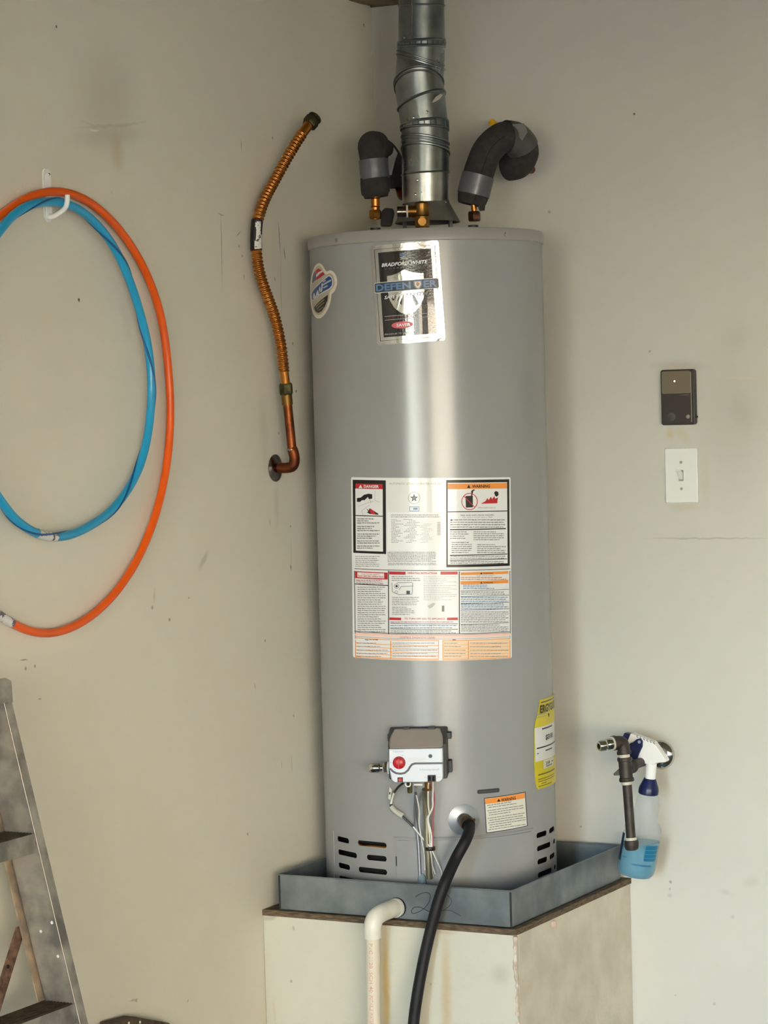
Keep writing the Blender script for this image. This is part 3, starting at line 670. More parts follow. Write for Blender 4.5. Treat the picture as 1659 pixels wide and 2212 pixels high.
L.lines(*z3(415, 772), *z3(862, 868), 7, M_pgrey, 1.5, .08, 2, 71, (1.5, 5)); L.lines(*z3(418, 872), *z3(870, 900), 2, M_pgrey, 1.4, .3, 2, 72)
# right warning panel
L.rect(*A(952, 112, 1532, 912), M_pblack, 1); L.rect(*A(966, 138, 1512, 888), M_ptape, 2); L.rect(*A(966, 146, 1508, 196), M_porange, 3)
L.poly([z3(1142, 188), z3(1158, 156), z3(1174, 188)], M_pblack, 4); L.text('WARNING', *A(1188, 158, 1352, 186), M_pblack, 4, .03)
cx_, cy_ = z3(1165, 312); L.poly([z3(*p) for p in ((1128, 262), (1195, 258), (1196, 365), (1132, 368))], M_pblack, 3); L.ring(cx_, cy_, 17.5, 18.5, 1.6, M_pred, 4); L.line(z3(1112, 262), z3(1210, 362), 1.6, M_pred, 4)
L.poly([z3(*p) for p in ((1180, 215), (1200, 200), (1220, 205), (1200, 215), (1190, 262), (1180, 262))], M_pblack, 3)
L.poly([z3(*p) for p in ((1268, 332), (1310, 310), (1330, 280), (1340, 300), (1360, 268), (1372, 290), (1392, 262), (1400, 285), (1425, 275), (1418, 328))], M_pred, 3)
L.poly([z3(*p) for p in ((1390, 230), (1405, 215), (1428, 225), (1432, 250), (1415, 268), (1398, 258))], M_pblack, 3)
L.text('(Flammable Vapors)', *A(1245, 362, 1402, 378), M_pgrey, 3)
L.rect(*A(966, 400, 1510, 408), M_pblack, 3)
L.text('FIRE AND EXPLOSION HAZARD', *A(1085, 430, 1390, 445), M_pgrey, 3, .02); L.text('Can result in serious injury or death', *A(1100, 450, 1375, 466), M_pgrey, 3)
L.poly([z3(990, 490), z3(1000, 470), z3(1010, 490)], M_pblack, 3)
L.lines(*z3(985, 470), *z3(1490, 558), 4, M_pgrey, 2.0, .08, 3, 91, (3, 10)); L.rect(*A(985, 562, 1498, 572), M_pblack, 3)
L.lines(*z3(985, 582), *z3(1160, 660), 4, M_pgrey, 1.8, .3, 3, 92); L.lines(*z3(1200, 582), *z3(1485, 672), 5, M_pgrey, 1.8, .3, 3, 93)
L.lines(*z3(1000, 678), *z3(1190, 790), 6, M_pgrey, 1.8, .3, 3, 94); L.lines(*z3(1235, 700), *z3(1500, 790), 5, M_pgrey, 1.8, .5, 3, 95)
L.rect(*A(985, 798, 1510, 806), M_pblack, 3); L.lines(*z3(990, 806), *z3(1500, 842), 2, M_pgrey, 1.8, .3, 3, 96); L.rect(*A(985, 844, 1510, 850), M_pblack, 3); L.lines(*z3(990, 856), *z3(1480, 886), 2, M_pgrey, 1.8, .3, 3, 97)
# middle row
L.frame(*B(112, 50, 1540, 638), M_pblack, 1.3, 2)
L.rect(*B(420, 55, 428, 636), M_pblack, 3); L.rect(*B(1068, 62, 1076, 636), M_pblack, 3)
L.rect(*B(118, 66, 416, 130), M_pred, 3); L.rect(*B(140, 74, 384, 120), M_ptape, 4); L.text('FOR YOUR SAFETY', *B(180, 82, 345, 94), M_pred, 5); L.text('READ BEFORE OPERATING', *B(148, 99, 378, 114), M_pred, 5, .02)
L.lines(*z4(128, 134), *z4(380, 182), 3, mat('print_plum', (150, 96, 110), .4), 1.6, .1, 3, 101); L.rect(*B(118, 180, 420, 188), M_pblack, 3)
L.lines(*z4(140, 196), *z4(400, 625), 22, M_pgrey, 1.7, .3, 3, 102, (3, 9))
L.rect(*B(430, 62, 580, 90), M_pred, 3); L.text('OPERATING INSTRUCTIONS', *B(596, 68, 868, 86), M_pred, 4, .02); L.rect(*B(900, 62, 1056, 90), M_pred, 3)
L.lines(*z4(452, 100), *z4(725, 152), 3, M_pgrey, 1.5, .3, 3, 103)
# picture of the gas control
for a, b in (((455, 165), (460, 250)), ((460, 250), (520, 275)), ((520, 275), (640, 270)), ((640, 270), (645, 165)), ((500, 165), (640, 160)), ((520, 230), (540, 200)), ((540, 200), (650, 195))): L.line(z4(*a), z4(*b), 1.2, M_pgrey, 3)
cx_, cy_ = z4(498, 196); L.ring(cx_, cy_, 5.5, 5.5, 1.1, M_pgrey, 3); L.ell(cx_, cy_, 2.6, 2.6, M_dfdark, 3); L.rect(*B(588, 238, 620, 270), M_dfdark, 4)
cx_, cy_ = z4(495, 250); L.ring(cx_, cy_, 3.5, 3, .8, M_pgrey, 3)
L.lines(*z4(455, 292), *z4(705, 375), 5, M_pgrey, 1.5, .2, 3, 104); L.lines(*z4(455, 382), *z4(670, 465), 5, M_pgrey, 1.5, .4, 3, 105)
L.lines(*z4(745, 100), *z4(1050, 330), 14, M_pgreyl, 1.4, .5, 3, 106, (2, 6))
L.poly([z4(*p) for p in ((780, 380), (830, 350), (855, 355), (830, 385), (800, 405))], M_pgreyl, 3); L.rect(*B(912, 375, 935, 430), M_pgrey, 3)
L.rect(*B(432, 485, 540, 508), M_pred, 3); L.text('TO TURN OFF GAS TO APPLIANCE', *B(570, 488, 940, 504), M_pred, 4, .02); L.rect(*B(960, 485, 1058, 508), M_pred, 3)
L.lines(*z4(440, 515), *z4(1050, 535), 1, mat('print_plum', (0, 0, 0)), 1.5, .2, 3, 107); L.rect(*B(440, 540, 1058, 545), M_dfdark, 3)
L.lines(*z4(440, 548), *z4(1050, 590), 2, M_dfblue, 1.8, .1, 3, 108); L.rect(*B(440, 592, 1058, 597), M_dfdark, 3); L.lines(*z4(440, 600), *z4(1050, 634), 2, M_pgrey, 1.8, .3, 3, 109)
L.rect(*B(1084, 66, 1520, 90), M_porange, 3); L.poly([z4(1262, 86), z4(1273, 70), z4(1284, 86)], M_pblack, 4); L.text('WARNING', *B(1290, 72, 1380, 84), M_pblack, 4, .02)
L.text('FOR YOUR SAFETY', *B(1232, 94, 1395, 106), M_pgrey, 3); L.lines(*z4(1085, 108), *z4(1505, 142), 2, mat('print_brown', (168, 110, 72), .4), 1.7, .1, 3, 110)
L.rect(*B(1084, 146, 1520, 176), M_porange, 3); L.poly([z4(1262, 172), z4(1273, 156), z4(1284, 172)], M_pblack, 4); L.text('WARNING', *B(1290, 158, 1380, 170), M_pblack, 4, .02)
L.lines(*z4(1105, 180), *z4(1400, 225), 3, M_dfblue, 1.6, .3, 3, 111)
for i, (y, n) in enumerate(((242, 2), (290, 4), (360, 3), (425, 6), (545, 4))):
    L.lines(*z4(1088, y), *z4(1525, y+n*18), n, M_dfblue if i in (1, 2) else M_pgrey, 1.7, .2, 3, 120+i); 
for y in (232, 284, 352, 410, 540): L.rect(*B(1084, y, 1528, y+4), M_dfdark, 3)
# bottom diagnostic table
L.rect(*B(118, 645, 1538, 672), M_ppink, 2); L.frame(*B(118, 643, 1538, 684), mat('print_plum', (0, 0, 0)), .8, 3)
L.text('CONTROL DIAGNOSTIC CODES', *B(530, 660, 850, 678), mat('print_plum', (0, 0, 0)), 4)
for x0, xm, x1 in ((120, 445, 885), (918, 1155, 1540)):
    L.rect(*B(x0, 690, x1, 868), M_pskin if x0 > 500 else M_ptape, 1.5)
    L.frame(*B(x0, 688, x1, 870), M_porange, 1.4, 3); L.rect(*B(xm-4, 700, xm+4, 868), M_porange, 3)
    L.lines(*z4(x0+90, 682), *z4(xm-110, 696), 1, M_dfdark, 1.5, .1, 4, 130)
    for j, y in enumerate((720, 752, 785, 815, 842)):
        L.rect(*B(x0+6, y+(14 if x0 < 500 else 10), x1-6, y+(19 if x0 < 500 else 13)), M_porange, 2)
        L.lines(*z4(x0+14, y-8), *z4(xm-18, y+8), 1, M_pgrey, 1.3, .5, 3, 140+j); L.lines(*z4(xm+14, y-8), *z4(x1-14, y+8), 1, M_pgrey, 1.3, .4, 3, 160+j)
L.done('instruction_label', wh, 'large white instruction label with danger and warning panels')

# --- small warning label by the drain
z5b = seg3(780, 1540, 3.77)
L = Lab(z5b(1003, 690), z5b(1336, 641), off0=.0005)
p0 = z5b(1001, 665); p1 = z5b(1352, 955)
L.poly([z5b(1000, 692), z5b(1338, 640), z5b(1357, 920), z5b(1018, 981)], M_dfdark, 0)
L.poly([z5b(1007, 698), z5b(1331, 648), z5b(1349, 916), z5b(1024, 973)], M_pcream, 1)
L.poly([z5b(1008, 700), z5b(1331, 649), z5b(1334, 692), z5b(1011, 742)], M_porange, 2)
L.poly([z5b(1104, 724), z5b(1119, 698), z5b(1134, 720)], M_pblack, 3)
L.m(M_pblack); V, Fc = glyphs('WARNING', .03, 0); mx = max(v[0] for v in V); my = max(v[1] for v in V)
TLq, TRq, BLq = L.toS(*z5b(1138, 696)), L.toS(*z5b(1256, 678)), L.toS(*z5b(1140, 722))
L.mb.add([srf(TLq[0]+(TRq[0]-TLq[0])*v[0]/mx+(BLq[0]-TLq[0])*(1-v[1]/my), TLq[1]+(TRq[1]-TLq[1])*v[0]/mx+(BLq[1]-TLq[1])*(1-v[1]/my), .0012) for v in V], Fc)
rr = random.Random(9)
for j in range(11):
    y = 752+j*18.8 + (6 if j > 1 else 0)+(6 if j > 4 else 0)+2; x = 1024+(10 if j in (1, 3, 4, 6, 8, 9) else 0)+j*1.1
    xe = 1324-rr.choice([0, 10, 60, 120, 20]) 
    while x < xe:
        w = rr.uniform(12, 40); w = min(w, 1336-x); k = -.152
        L.line(z5b(x, y+(x-1024)*k), z5b(x+w, y+(x+w-1024)*k), 1.6, M_pgrey, 3); x += w+4
L.done('warning_label', wh, 'small tilted cream warning label with an orange heading')
# nameplate above it
L = Lab(z5b(946, 630), z5b(1122, 618), off0=.0006); mq = MB()
FIXN[0] = False
a0_, b0_, a1_, b1_ = rs(*z5b(946, 616), *z5b(1123, 660)); sheet(mq, capsule(a0_, b0_+.002, a1_, b1_-.001, 4, .003), .0022, .002); mq.done('nameplate', mat('dark_grey_plate', (52, 56, 58), .6), wh)
mq = MB(); sheet(mq, capsule(a0_+.003, b0_+.005, a1_-.003, b1_-.004, 4, .0015), .0028, .0008); mq.done('nameplate_inset', mat('mid_grey_plate', (68, 72, 74), .6), wh)
FIXN[0] = True
# --- yellow energy guide at the right edge
z6 = seg3(1120, 1480, 9.217)
L = Lab((1160, 1600), (1180, 1597), off0=.0012, step=.004)
def EG(x0, y0, x1, y1, mt, Lv=1, k=-.11):                       # strip sheared along the tank's curve
    a = L.toS(*z6(x0, (y0+y1)/2)); b = L.toS(*z6(x1, (y0+y1)/2-.0))
    zt_ = L.toS(*z6(500, y0))[1]; zb_ = L.toS(*z6(500, y1))[1]
    L.m(mt); sheet(L.mb, [(a[0], zb_), (b[0], zb_), (b[0], zt_), (a[0], zt_)], L.off0+Lv*L.dl, 0, .004, srf)
sE = .50*HR
def egs(x0, y0, y1, mt, Lv=1, s1=None, x1=None):
    a = L.toS(*z6(x0, (y0+y1)/2))[0]; b = s1 if s1 is not None else L.toS(*z6(x1, (y0+y1)/2))[0]
    zt_ = L.toS(*z6(480, y0))[1]; zb_ = L.toS(*z6(480, y1))[1]
    L.m(mt); sheet(L.mb, [(a, zb_), (b, zb_), (b, zt_), (a, zt_)], L.off0+Lv*L.dl, 0, .004, srf)
Z = lambda y: L.toS(*z6(480, y))[1]
sl = lambda x, y: L.toS(*z6(x, y))[0]
L.m(M_pyellow); loopE = [(sl(375, 2040), Z(2045)), (sE, Z(2045)), (sE, Z(275)), (sl(420, 300), Z(300)), (sl(375, 500), Z(540)), (sl(325, 700), Z(700)), (sl(305, 900), Z(900)), (sl(308, 1500), Z(1500)), (sl(322, 1800), Z(1800)), (sl(345, 1960), Z(1980))]
sheet(L.mb, loopE, L.off0+.0008, .0014, .004, srf)
L.off0 += .0008
egs(312, 815, 1490, M_ptape, 1, sE)
egs(395, 275, 320, M_pyellow, 2, sE); egs(430, 325, 345, M_pblack, 2, sE)
L.m(M_pblack); V, Fc = glyphs('ENERGYGUIDE', .04); mx = max(v[0] for v in V); my = max(v[1] for v in V)
sA = sl(392, 470)-.024; L.mb.add([srf(sA+(sl(560, 450)-sA)*2.1*v[0]/mx, Z(540)+(Z(385)-Z(540))*v[1]/my, L.off0+3*L.dl) for v in V if True], Fc) if False else None
L.mb.add([srf(sl(405, 470)+(sE+.012-sl(405, 470))*v[0]/mx, Z(540)+(Z(385)-Z(540))*v[1]/my, L.off0+3*L.dl) for v in glyphs('ERGYGUIDE', .04)[0]], glyphs('ERGYGUIDE', .04)[1])
egs(350, 560, 575, M_grime, 2, x1=530); egs(345, 610, 622, M_grime, 2, x1=540); L.poly([z6(560, 560), z6(600, 560), z6(580, 650)], M_pblack, 2)
egs(450, 850, 880, M_dfdark, 2, x1=650); egs(345, 1215, 1240, M_pblack, 2, sE); egs(520, 1300, 1325, M_dfdark, 2, x1=650); egs(350, 1320, 1345, M_dfblue, 2, x1=385)
def egt(t, x0, x1, y0, y1, mt, bold=.03):
    V, Fc = glyphs(t, bold); a = min(v[0] for v in V); b = max(v[0] for v in V); c = min(v[1] for v in V); d_ = max(v[1] for v in V); s0_ = sl(x0, (y0+y1)/2); s1_ = sl(x1, (y0+y1)/2)
    L.m(mt); L.mb.add([srf(s0_+(s1_-s0_)*(v[0]-a)/(b-a), Z(y1)+(Z(y0)-Z(y1))*(v[1]-c)/(d_-c), L.off0+3*L.dl) for v in V], Fc)
egt('$318', 520, 655, 1000, 1120, M_pblack); egs(480, 1500, 1670, M_pcream, 2, x1=675); egt('258', 525, 605, 1540, 1600, M_pblack); egs(635, 1560, 1580, M_dfdark, 3, x1=668); egs(530, 1620, 1640, M_dfdark, 3, x1=650)
for y, x0, x1 in ((1750, 375, 700), (1845, 370, 690), (1890, 375, 690), (1940, 440, 545), (1985, 380, 640)): egs(x0, y, y+(24 if y == 1750 else 14), mat('print_dark_olive', (92, 88, 20), .5), 2, x1=x1)
L.done('energy_label', wh, 'yellow and white energy label curling round the right side')

# ---------------------------------------------------------------- gas control on the tank
def polar(px, py, R): P = cyl(px, py, R); return math.atan2(P.y-HY, P.x-HX)
cang = math.atan2(CDIR.y, CDIR.x)
GA = cang - math.radians(4.2)
gn = Vector((math.cos(GA), math.sin(GA), 0)); gt = Vector((-gn.y, gn.x, 0)); GO = Vector((HX, HY, 0))
def G(px, py, R):                                     # point on the plane gn.(P-GO)=R
    d = ray(px, py); return CAMP+d*((GO+gn*R-CAMP).dot(gn)/d.dot(gn))
def gl(px, py, R): P = G(px, py, R)-GO; return P.dot(gt), P.z      # local (u,z)
FR = HR+.078
uL, _ = gl(840.5, 1650, FR); uR, _ = gl(957, 1650, FR); _, zT = gl(898, 1617, FR); _, zBm = gl(898, 1690, FR); _, zTop = gl(898, 1575, FR-.045)
def gp(u, R, z): return GO+gt*u+gn*R+Vector((0, 0, z))
gv = bpy.data.objects.new('gas_control', None); COL.objects.link(gv); gv.parent = wh; gv.location = (GO+gn*HR+Vector((0, 0, zBm)))-wh.location
def gdone(mb, name, m, **k):
    return mb.done(name, m, gv, **k)
# dark chassis
m_ = MB(); R0 = HR+.002
for zz in (0,):
    m_.prism([gp(uL-.003, r_, z_) for r_, z_ in ((R0, zBm+.006), (HR+.058, zBm+.004), (HR+.058, zT+.006), (HR+.030, zTop-.002), (R0, zTop+.002))], gt*(uR-uL+.010))
gdone(m_, 'chassis', mat('dark_grey_plastic', (62, 62, 62), .55), bevel=.003)
for (u0, z0, w_, h_) in ((uR+.006, zTop-.022, .010, .014), (uR+.006, zBm+.014, .010, .026), (uL-.006, zTop-.026, .004, .016), (uL+.028, zTop-.001, .014, .005), (uR-.034, zTop-.001, .016, .005)):
    gdone(MB().prism([gp(u0, HR+.012, z0), gp(u0+w_, HR+.012, z0), gp(u0+w_, HR+.012, z0+h_), gp(u0, HR+.012, z0+h_)], gn*.022), 'chassis_clip', M_black, bevel=.0015)
# silver cover: lower-left corner cut, upper lip slopes back
def cover(z0, z1, R1, R2, name, m, rad=.006, back=.016):
    b = MB(); lp_ = capsule(uL, z0, uR, z1, 5, rad)
    b.prism([gp(u, R1, z) for u, z in lp_], gn*(R2-R1)); return gdone(b, name, m, bevel=.0022, bseg=3)
cvm = mat('silver_white_plastic', (204, 210, 220), .36, .1)
b = MB()
lpc = [(uL+.004, zBm+.006), (uL+.010, zBm), (uR-.008, zBm), (uR-.001, zBm+.006), (uR, zT), (uL, zT), (uL-.0005, zBm+.035)]
b.prism([gp(u, HR+.045, z) for u, z in lpc], gn*(FR-HR-.045)); gdone(b, 'cover', cvm, bevel=.0025, bseg=3)
b = MB(); prof2 = [(HR+.020, zTop), (HR+.032, zTop+.001)]+[(HR+.032+(FR-.001-HR-.032)*t, zTop+.001+(zT+.0004-zTop-.001)*t) for t in (.12, .26, .45, .7)]+[(FR-.001, zT+.0004), (HR+.046, zT+.0004), (HR+.020, zTop-.012)]
ins = lambda z_: .0005+.008*max(0, (z_-zT-.016)/(zTop-zT-.016))**2*1.0
HL = [gp(uL+ins(z_), r_, z_) for r_, z_ in prof2]; HRr = [gp(uR-ins(z_), r_, z_) for r_, z_ in prof2]; nh = len(prof2)
b.add(HL+HRr, [tuple(range(nh))[::-1], tuple(range(nh, 2*nh))]+[(i, (i+1) % nh, nh+(i+1) % nh, nh+i) for i in range(nh)]); gdone(b, 'sloping_hood', mat('warm_grey_plastic', (150, 143, 138), .5), bevel=.004, bseg=3)
# print on the cover: frame in the cover plane
def toG(px, py): return gl(px, py, FR)
def srG(u, z, off=0): return gp(u, FR+off, z)
L = Lab(z5b(232, 400), z5b(662, 400), toS=toG, srff=srG, off0=.0001, dl=.0001); L.c = 1; L.sn = 0
w5 = seg3(780, 1620, 7.54)
sw = [w5(*p) for p in ((470, 300), (520, 350), (570, 378), (640, 388), (710, 375), (765, 330), (800, 270), (830, 235), (880, 220), (1335, 215))]
for i in range(len(sw)-1): L.line(sw[i], sw[i+1], 4.4, mat('slate_band', (84, 88, 100), .4), 1)
for i in range(1, len(sw)-1): L.ell(*sw[i], 2.2, 2.2, MATS['slate_band'], 1, 10)
L.text('temperature', *w5(510, 20), *w5(695, 42), M_dfblue, 1); L.lines(*w5(755, 125), *w5(1060, 195), 4, M_pgreyl, .9, .4, 1, 201, (1, 4))
L.ell(*w5(1128, 100), 4.2, 4.2, M_dfdark, 1); L.text('STATUS', *w5(1100, 155), *w5(1155, 168), M_pgreyl, 1)
L.text('Honeywell', *w5(955, 300), *w5(1270, 345), mat('print_silver', (168, 176, 190), .35), 1, .02)
for x, y, t in ((680, 85, 'A'), (555, 320, 'B'), (485, 200, 'C')): L.ell(*w5(x, y), .9, .9, M_pgrey, 1, 8)
L.text('OFF', *w5(1030, 440), *w5(1065, 455), M_pgrey, 1); L.text('PILOT', *w5(1245, 435), *w5(1300, 450), M_pgrey, 1)
FIXN[0] = False; o = L.mb.done('cover_print', L.mats, gv, smooth=False); FIXN[0] = True
kc = Vector(G(*w5(620, 207), FR)); gdone(MB().lathe([(.0135, 0), (.0135, .002), (.0122, .003), (.0118, .012), (.0095, .0135)], kc, gn, 28), 'dial', M_red)
gdone(MB().box((-.0015, -.0105, 0), (.0015, .0105, .0022), Matrix.Translation(kc+gn*.0133) @ Matrix((gt.to_4d()[:3]+(0,), (0, 0, 1, 0), gn.to_4d()[:3]+(0,), (0, 0, 0, 1))).transposed() if False else Matrix.Translation(kc+gn*.0133) @ Matrix(((gt.x, 0, gn.x, 0), (gt.y, 0, gn.y, 0), (0, 1, 0, 0), (0, 0, 0, 1)))), 'dial_grip', M_red, bevel=.0006)
MG = lambda P: Matrix.Translation(P) @ Matrix(((gt.x, 0, gn.x, 0), (gt.y, 0, gn.y, 0), (0, 1, 0, 0), (0, 0, 0, 1)))
P = G(*w5(638, 483), FR); gdone(MB().box((-.0058, -.0050, -.001), (.0058, .0050, .0018), MG(P)), 'button_well', M_black, bevel=.0005); gdone(MB().box((-.0038, -.0036, .0015), (.0038, .0036, .0042), MG(P)), 'igniter_button', M_red, bevel=.0008)
P = G(*w5(1150, 460), FR); gdone(MB().box((-.0085, -.0068, -.001), (.0085, .0068, .006), MG(P)), 'wire_plug', M_black, bevel=.001)
for du in (-.004, .004): gdone(MB().box((-.0022, -.005, .006), (.0022, .005, .0072), MG(P+gt*du)), 'plug_socket', M_dark)
# gas inlet fitting on the left side
P = GO+gt*(uL-.001)+gn*(HR+.034)+Vector((0, 0, gl(*w5(430, 290), HR+.034)[1]))
gdone(MB().lathe([(.0135, 0), (.0135, .006), (.011, .0065)], P, -gt, 24), 'inlet_collar', M_white)
b = MB(); hexnut(b, P-gt*.006, -gt, .0118, .011); b.lathe([(.0075, .011), (.0075, .016), (.0098, .018), (.0105, .022), (.0105, .036), (.0085, .040), (.005, .040), (.005, .03)], P-gt*.006, -gt, 24); gdone(b, 'inlet_fitting', M_chrome)
# outlets below
zb = zBm
for (x, y0, y1, r_, m_) in ((885, 1694, 1713, .0058, M_green), (925, 1691, 1708, .0085, M_brass)):
    u_, z1_ = gl(x, y0, HR+.045); _, z2_ = gl(x, y1, HR+.045); b = MB(); hexnut(b, gp(u_, HR+.045, z2_), (0, 0, 1), r_, z1_-z2_+.012); gdone(b, 'outlet_nut', m_)
b = MB(); P = G(*w5(765, 555), HR+.05); b.tube([P+gt*(.0055*math.cos(a))+Vector((0, 0, .0055*math.sin(a))) for a in [math.radians(t) for t in range(150, 400, 15)]], .0014, 8); b.tube([G(*w5(860, 565), HR+.05), G(*w5(1000, 568), HR+.05)], .0022, 8); gdone(b, 'pilot_bracket', M_whiteb)
# tubes and wires
def wire(pxs, name, m, r_, off=.03, par=None, seg=8):
    pts = [cyl(*w5(x, y), HR+(o_ if o_ is not None else off)) for x, y, o_ in [(p+(None,))[:3] for p in pxs]]
    return MB().tube(smooth_path(pts, 6), r_, seg).done(name, m, par or wh)
wire([(1040, 640, .045), (1050, 800, .035), (1065, 1100, .028), (1075, 1500, .026), (1095, 1800, .024), (1110, 2100, .02)], 'gas_tube', mat('dull_brass_tube', (150, 146, 128), .35, .85), .0066, seg=14)
wire([(890, 700, .045), (885, 800, .035), (885, 1100, .012), (930, 1500, .008), (960, 2060, .008)], 'pilot_tube', mat('dull_aluminium', (150, 154, 166), .4, .8), .0036, seg=10)
wire([(895, 720, .045), (945, 970, .03), (945, 1200, .02), (985, 1450, .018), (1030, 1700, .016), (1040, 1960, .012)], 'sensor_wire', M_white, .0013)
wire([(1100, 545, .07), (1092, 640, .05), (1095, 900, .04), (1110, 1050, .035), (1080, 1110, .034), (1105, 1300, .033), (1130, 1580, .033)], 'lead_wire', mat('cream_wire', (226, 218, 202), .4), .0018)
wire([(1170, 515, .082), (1172, 600, .062), (1165, 800, .045), (1165, 930, .04), (1110, 1060, .037), (1095, 1150, .036), (1150, 1400, .034), (1150, 1580, .034)], 'lead_wire', M_white, .0018)
wire([(1140, 515, .08), (1140, 570, .062), (1185, 680, .05), (1195, 850, .042), (1175, 1100, .038), (1165, 1400, .034), (1165, 1580, .034)], 'lead_wire', mat('dusty_red_wire', (168, 88, 98), .45), .0016)
wire([(680, 545, .06), (610, 600, .045), (540, 690, .03)], 'sleeved_wire', M_black, .0026)
wire([(540, 690, .03), (505, 790, .022), (485, 890, .018)], 'sleeved_wire', M_white, .0022); wire([(487, 880, .018), (490, 925, .018)], 'sleeved_wire', M_black, .003)
wire([(490, 920, .018), (560, 1000, .018), (680, 1080, .018)], 'splice_sleeve', mat('milky_sleeve', (200, 200, 188), .4, alpha=.75), .0062, seg=10)
wire([(670, 1075, .018), (850, 1250, .018)], 'sleeved_wire', M_black, .0026); wire([(850, 1250, .018), (970, 1400, .022), (1120, 1580, .034)], 'lead_wire', M_white, .0017)
P0_ = cyl(*w5(465, 705), HR+.016); nn = Vector((P0_.x-HX, P0_.y-HY, 0)).normalized(); tt = Vector((-nn.y, nn.x, 0))
MB().prism([P0_+tt*a+Vector((0, 0, c)) for a, c in ((-.0035, -.012), (.0015, -.0145), (.0062, .008), (.0002, .0135))], nn*.0006).done('wire_tag', M_pcream, wh, smooth=False)
MB().prism([P0_+tt*a+Vector((0, 0, c))+nn*.0006 for a, c in ((-.001, -.002), (.0018, -.003), (.0024, .002), (-.0004, .003))], nn*.0003).done('tag_print', M_dfdark, wh, smooth=False)
Pz = cyl(*w5(1125, 1605), HR+.028)
MB().lathe([(.0105, 0), (.0112, .001), (.0112, .007), (.0105, .008)], Pz-Vector((0, 0, .004)), (0, 0, 1), 16).done('cable_tie', M_black, wh)
for pp in ([(1130, 1620, .03), (1150, 1800, .022), (1170, 2000, .014), (1180, 2080, .006)], [(1150, 1620, .03), (1230, 1800, .022), (1300, 1960, .012), (1320, 2050, .005)], [(1110, 1620, .03), (1140, 1800, .02), (1210, 2020, .01)]):
    wire(pp, 'lead_wire', M_white, .0015)
bt = MB(); Pb = cyl(*z5b(495, 1370), HR+.006); nn = Vector((Pb.x-HX, Pb.y-HY, 0)).normalized()
bt.lathe([(.011, -.028), (.0105, -.006), (.0085, .008), (.004, .016)], Pb, (0, 0, 1), 16); bt.done('igniter_boot', mat('blue_grey_rubber', (112, 134, 148), .45), wh)

# drain valve
DP = cyl(1002, 1771); dn = Vector((DP.x-HX, DP.y-HY, 0)).normalized()
MB().lathe([(.0345, .0006), (.0345, .002), (.030, .0032), (.0160, .0058), (.0158, .003)], DP-dn*.002, dn, 40).done('drain_flange', mat('clear_grey_plastic', (140, 148, 156), .28, .35), wh)
b = MB(); b.lathe([(.0125, 0), (.0125, .008), (.0145, .009), (.0145, .020), (.013, .0215), (.0148, .0235), (.0148, .030), (.011, .031), (.011, .02)], DP, dn, 28); b.done('drain_outlet', mat('dirty_brass', (138, 108, 78), .4, .9, (80, 66, 56), 60), wh)

# ---------------------------------------------------------------- fittings on top of the tank
b = MB(); hz = ond(917, 478, 0).z
HC = Vector((HX, HY, 0)) + TDIR*.006
hoodtop = ond(920, 440, 0).z; hoodbot = ond(920, 482, 0).z
b.lathe([(.0715, hoodbot), (.0735, hoodbot+.0015), (.0510, hoodtop), (.0500, hoodtop+.006)], HC, (0, 0, 1), 48, cap=False)
b.lathe([(.0700, hoodbot), (.0500, hoodtop)], HC, (0, 0, 1), 48, cap=False); FIXN[0] = False; b.done('draft_hood', mat('hood_steel', (132, 132, 128), .45, .6, (112, 112, 108), 20), wh); FIXN[0] = True
for a in (35, 145, 215, 325):
    t = math.radians(a); P = HC+Vector((math.cos(t+YAW)*.062, math.sin(t+YAW)*.062, ZTOP-.003)); dd = Vector((math.cos(t+YAW), math.sin(t+YAW), 0)); d2 = Vector((-dd.y, dd.x, 0))
    MB().prism([P-d2*.006, P+d2*.006, P+d2*.006+dd*.0015, P-d2*.006+dd*.0015], (0, 0, hoodbot-ZTOP+.008)).done('hood_leg', M_gal, wh, smooth=False)
MB().lathe([(.05, ZTOP-.002), (.05, ZTOP+.006), (.035, ZTOP+.008)], HC, (0, 0, 1), 32).done('flue_collar', M_dark, wh)
# relief valve
RP = ond(912, 480, .15); RP.z = ZTOP-.002; zr = lambda py: ond(912, py, .15).z
b = MB(); b.lathe([(.013, 0), (.013, zr(480)-RP.z)], RP, (0, 0, 1), 20)
z1 = zr(492)-RP.z; z2 = zr(468)-RP.z; z3_ = zr(440)-RP.z; z4_ = zr(434)-RP.z
b.lathe([(.0145, z1), (.0165, z1+.002), (.0165, z2), (.0155, z2+.001), (.0168, z2+.003), (.0168, z3_), (.0150, z3_+.002), (.004, z4_)], RP, (0, 0, 1), 10)
b.lathe([(.0105, 0), (.0115, .004), (.009, .0205)], RP+Vector((0, 0, (z1+z2)/2+.0)), CDIR, 20)
b.done('relief_valve', M_brass, wh)
MB().lathe([(.0135, .012), (.0125, .030)], RP+Vector((0, 0, (z2+z3_)/2-.002)), -TDIR, 20).done('relief_outlet', M_brass, wh)
b = MB(); O_ = RP+Vector((0, 0, (z2+z3_)/2-.002)); b.lathe([(.0125, .030), (.0138, .031), (.0138, .034)], O_, -TDIR, 20); b.done('thread_seal', M_tapew, wh)
MB().lathe([(.0115, .034), (.0115, .054)], O_, -TDIR, 20).done('discharge_stub', M_chromed, wh)
b = MB(); Pt = RP+Vector((0, 0, z4_)); b.tube(smooth_path([Pt-TDIR*.003, Pt-TDIR*.003+Vector((0, 0, .010)), Pt+Vector((0, 0, .020)), Pt+TDIR*.002+Vector((0, 0, .010)), Pt+TDIR*.002], 5), .0010, 6); b.done('valve_lever', M_steel, wh)
